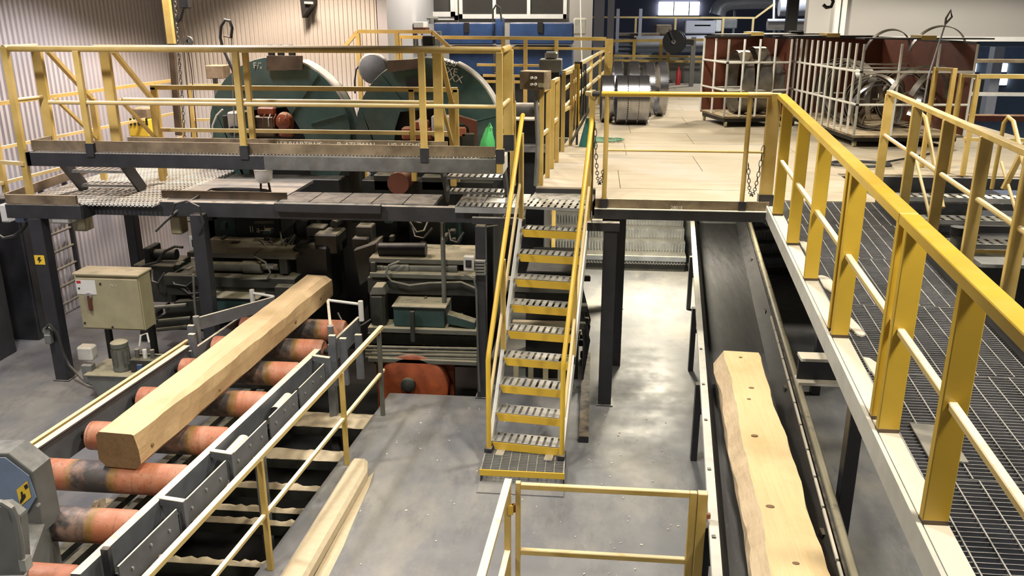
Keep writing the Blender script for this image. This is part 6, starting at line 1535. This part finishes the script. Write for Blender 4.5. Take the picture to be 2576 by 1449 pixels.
pbox(1130, 116, 1240, 190, 17.1, 0.7).build('lower_case', M['blue_paint'], t, bevel=0.02)
pbox(1167, 57, 1180, 82, 16.98, 0.02).build('black_latch', M['ink'], t)
MB().bx(-2.9, -1.95, 17.2, 17.7, 0, 3.1).build('base', M['beam'], t)
MB().cyl(U(1085, 60, Y=17.1), U(1085, 45, Y=17.1), 0.05, 10).build('tap', M['steel_grey'], t, smooth=True)
pbox(1073, 43, 1100, 50, 17.1, 0.1).build('tap_wheel', M['steel_grey'], t, bevel=0.01)
t = thing('blue_machine', 'right blue machine cabinet under the control room window', 'machine', (-1.2, 17, 0))
pbox(1282, 57, 1442, 112, 17.0, 0.8).build('upper_case', M['blue_paint'], t, bevel=0.02)
pbox(1290, 116, 1440, 190, 17.1, 0.7).build('lower_case', M['blue_paint'], t, bevel=0.02)
pbox(1352, 56, 1366, 82, 16.98, 0.02).build('black_latch', M['ink'], t)
pbox(1442, 45, 1475, 88, 17.0, 0.4).build('motor', M['grey_plastic'], t, bevel=0.03)
pbox(1246, 45, 1266, 112, 17.2, 0.3).build('duct', M['blue_paint'], t, bevel=0.02)
MB().bx(-1.6, -0.5, 17.2, 17.7, 0, 3.1).build('base', M['beam'], t)
MB().tube([U(1240, 55, Y=16.9), U(1240, 25, Y=16.9), U(1248, 12, Y=16.9), U(1258, 20, Y=16.9), U(1262, 55, Y=16.9)], 0.02, 6).build('hose', M['cable'], t, smooth=True)
t = thing('stone_box', 'pale ribbed block on a red base left of the blue machines', 'machine', (-3.0, 16.5, 0))
pbox(1040, 55, 1066, 70, 16.4, 0.4).build('ribbed_top', M['white_plastic'], t, bevel=0.01)
pbox(1038, 70, 1070, 80, 16.4, 0.4).build('red_base', M['brown_board'], t)
MB().bx(-3.12, -2.95, 16.5, 16.7, 0, 3.9).build('stem', M['steel_grey'], t)
# ================================================================== FAR END OF THE HALL
FY = 30.0
mb = MB(); mb.bx(-0.8, 12.0, FY + 0.02, FY + 4, 3.2, 3.32); struct(mb.build('floor_far_gallery', M['steel_grey']))
prail('far yellow gallery rail below the bright window', FY, [(1484, 43), (1900, 45), (1950, 8)], [], [(1600, 44), (1700, 44), (1820, 45), (1895, 46)], 0.035, 'yellow_mid', 3.32)
prail('yellow rail across the end of the deck behind the hose reel', 25.6, [(1544, 103), (1770, 100)], [((1544, 140), (1770, 143)), ((1544, 152), (1770, 155))], [(1664, 100), (1596, 102), (1682, 110)], 0.045, 'yellow', Z2)
t = thing('window_light', 'bright daylight window in the far dark wall', 'window', (3.0, 37.9, 4.2))
a = U(1656, 38, Y=37.9); b2 = U(1760, 5, Y=37.9)
mb = MB(); mb.bx(a.x, b2.x, 37.85, 37.95, a.z, b2.z); sk_ = mb.build('pane', M['skylight'], t)
MB().bx(a.x - 0.1, b2.x + 0.1, 37.8, 37.84, a.z - 0.1, a.z - 0.02).build('sill', M['far_wall'], t)
for x in (a.x + 0.62, a.x + 1.25): MB().bx(x - 0.02, x + 0.02, 37.78, 37.84, a.z, b2.z).build('mullion', M['far_wall'], t)
def duct(label, pts, r, mat='duct', n=14):
    t = thing('air_duct', label, 'duct', pts[0])
    MB().tube(pts, r, n).build('pipe', M[mat], t, smooth=True)
    for p in (pts[0].lerp(pts[-1], 0.3), pts[-1]): MB().bx(p.x - 0.04, p.x + 0.04, p.y + 0.05, p.y + 0.1, 0, p.z).build('stanchion', M['steel_grey'], t)
    return t
duct('fat pale air duct bending down at the far upper right', [U(1805, 38, Y=33), U(1812, 18, Y=33), U(1830, 6, Y=33), U(1860, 2, Y=33), U(1955, 0, Y=33)], 0.3)
duct('horizontal silver pipe below the far gallery', [U(1600, 112, Y=28), U(1775, 110, Y=28)], 0.26)
duct('silver pipe at far right beside the dark column', [U(1930, 62, Y=26), U(2040, 62, Y=26)], 0.16)
duct('upper silver pipe at far right beside the grey wall', [U(1960, 20, Y=28), U(2060, 18, Y=28)], 0.25)
tag(MB().cyl(U(1946, 52, Y=29), U(1948, -10, Y=29), 0.035, 8).build('white_pole', M['white_plastic'], smooth=True), 'thin white upright pole at the far gallery end', 'pole')
q = U(1992, 60, Y=24); tag(MB().bx(q.x - 0.14, q.x + 0.14, 24, 24.2, 0, 8.7).build('dark_column', M['ink']), 'dark steel column left of the grey wall panel', 'column')
for (x0, x1, lab) in ((1494, 1520, 'left grey steel column of the far hall end'), (1528, 1545, 'right grey steel column of the far hall end')):
    a = U(x0, 50, Y=27); b2 = U(x1, 50, Y=27)
    t = thing('hall_column', lab, 'column', (a.x, 27, 0))
    MB().bx(a.x, b2.x, 27, 27.05, 0, 8.7).build('flange', M['plain_wall'], t); MB().bx((a.x + b2.x) / 2 - 0.02, (a.x + b2.x) / 2 + 0.02, 27.05, 27.3, 0, 8.7).build('web', M['plain_wall'], t)
t = thing('far_machine', 'pale machine body on the far gallery below the bright window', 'machine', (4, 31, 3.3))
for (x0, y0, x1, y1, m_) in ((1724, 52, 1800, 85, 'plain_wall'), (1800, 50, 1815, 80, 'white_steel'), (1820, 48, 1855, 72, 'steel_grey'), (1745, 60, 1790, 68, 'duct'), (1650, 62, 1690, 88, 'toe')):
    pbox(x0, y0, x1, y1, 31, 0.8).build('casing', M[m_], t, bevel=0.03)
MB().bx(2.2, 6.5, 31.1, 32, 3.32, 3.42).build('bed', M['steel_grey'], t)
t = thing('far_rack', 'dark shelving with planks at the far left end of the deck', 'rack', (0.5, 28, 0))
for y in (96, 108, 120, 132): pbox(1550, y, 1640, y + 6, 28.5, 0.8).build('shelf', M['steel_grey'], t)
pbox(1548, 84, 1660, 90, 28.5, 0.8).build('top_board', M['toe'], t)
pbox(1625, 92, 1668, 104, 28.4, 0.3).build('red_board', M['red'], t)
for x in (1555, 1612): q = U(x, 30, Y=28.4); MB().bx(q.x - 0.05, q.x + 0.05, 28.4, 28.5, 0, U(x, 22, Y=28.4).z).build('upright', M['plain_wall'], t)
t = thing('red_extinguisher', 'small red extinguisher near the far end of the deck', 'extinguisher', (2.3, 25.3, Z2))
q = U(1706, 200, Y=25.2); MB().lathe((q.x, 25.2, Z2 + 0.002), (q.x, 25.2, Z2 + 0.5), [(0, 0), (0, 0.07), (0.36, 0.07), (0.42, 0.03), (0.5, 0.03), (0.5, 0)], 12).build('bottle', M['red'], t, smooth=True)
MB().box((q.x, 25.2, Z2 + 0.52), (0.1, 0.03, 0.03)).build('valve', M['ink'], t)
# far lower wall of deck end
mb = MB(); mb.bx(-0.5, 12, 26.2, 26.4, 0, 3.0); struct(mb.build('wall_deck_end', M['steel_grey']))
# grey wall panel upper right
WY = 21.0
a = U(2030, 60, Y=WY); zb_ = U(2440, 104, Y=WY).z
mb = MB(); mb.bx(a.x, 15.8, WY, WY + 0.3, zb_, 8.8); struct(mb.build('wall_right', M['grey_wall']))
mb = MB(); mb.bx(a.x + 0.75, 15.8, WY - 0.03, WY, zb_, zb_ + 0.1); struct(mb.build('trim_1', M['win_frame']))
for k, px in enumerate((2105, 2121)):
    q = U(px, 50, Y=WY - 0.1); mb = MB(); mb.bx(q.x - 0.05, q.x + 0.05, WY - 0.12, WY, zb_, 8.8); struct(mb.build('trim_%d' % (k + 2), M['white_plastic']))
t = thing('crane_hook', 'dark steel crane hook hanging into the top of the picture', 'hook', (3.0, 12, 4.3))
hp = [U(2080, -60, Y=12), U(2090, -12, Y=12), U(2096, 4, Y=12), U(2091, 17, Y=12), U(2079, 19, Y=12), U(2071, 12, Y=12)]
MB().tube(hp, 0.022, 8).build('hook', M['ink'], t, smooth=True)
MB().cyl(U(2080, -60, Y=12), U(2080, -120, Y=12), 0.05, 10).build('swivel', M['ink'], t, smooth=True)
MB().cyl(U(2080, -120, Y=12), (U(2080, -120, Y=12).x, 12, 8.79), 0.012, 6).build('cable', M['cable'], t)
# bluish glimpses to the far right
t = thing('far_hall_machine', 'bluish far machinery and platform seen past the blade cart on the right', 'machine', (9, 22, 0))
for (x0, y0, x1, y1, Y, m_) in ((2438, 150, 2640, 158, 20, 'toe'), (2440, 118, 2640, 150, 24, 'blue_cover'), (2490, 118, 2515, 290, 23, 'duct'), (2440, 190, 2640, 198, 20, 'toe'), (2440, 235, 2640, 242, 20, 'white_steel'), (2440, 292, 2640, 306, 17, 'brown_board'), (2440, 200, 2490, 290, 24, 'steel_grey')):
    pbox(x0, y0, x1, y1, Y, 0.3).build('casing', M[m_], t)
for k in range(4):
    t = thing('window_light', ('bright small far window at right, upper left', 'bright small far window at right, lower left', 'bright small far window at right, upper right', 'bright small far window at right, lower right')[k], 'window', (10, 25, 3))
    x0 = 2432 if k < 2 else 2500; y0 = (160, 193)[k % 2]
    pbox(x0, y0, x0 + (24 if k < 2 else 34), y0 + 20, 25.93, 0.06).build('pane', M['skylight'], t)
    q0 = U(x0, y0 + 21, Y=25.93); q1 = U(x0 + 30, y0 + 21, Y=25.93)
    MB().bx(q0.x, q1.x, 25.85, 25.99, q0.z - 0.05, q0.z).build('sill', M['far_wall'], t)
mb = MB(); mb.bx(7.3, 15.8, 26, 26.2, 0, 4.6); struct(mb.build('wall_right_low', flat('blue_grey_wall', (0.12, 0.16, 0.20), 0.7)))
# wood chips scattered on the lower floor
rnd = random.Random(77); mb = MB()
for k in range(110):
    x = rnd.uniform(-2.0, 0.9); y = rnd.uniform(4.9, 8.8); s_ = rnd.uniform(0.005, 0.013)
    mb.box((x, y, 0.004), (s_ * rnd.uniform(0.6, 2.0), s_, 0.006), Matrix.Rotation(rnd.uniform(0, 3), 3, 'Z'))
o = mb.build('wood_chips', M['sawdust_pale']); o['kind'] = 'stuff'; tag(o, 'pale wood chips scattered over the grey concrete floor', 'wood chips')
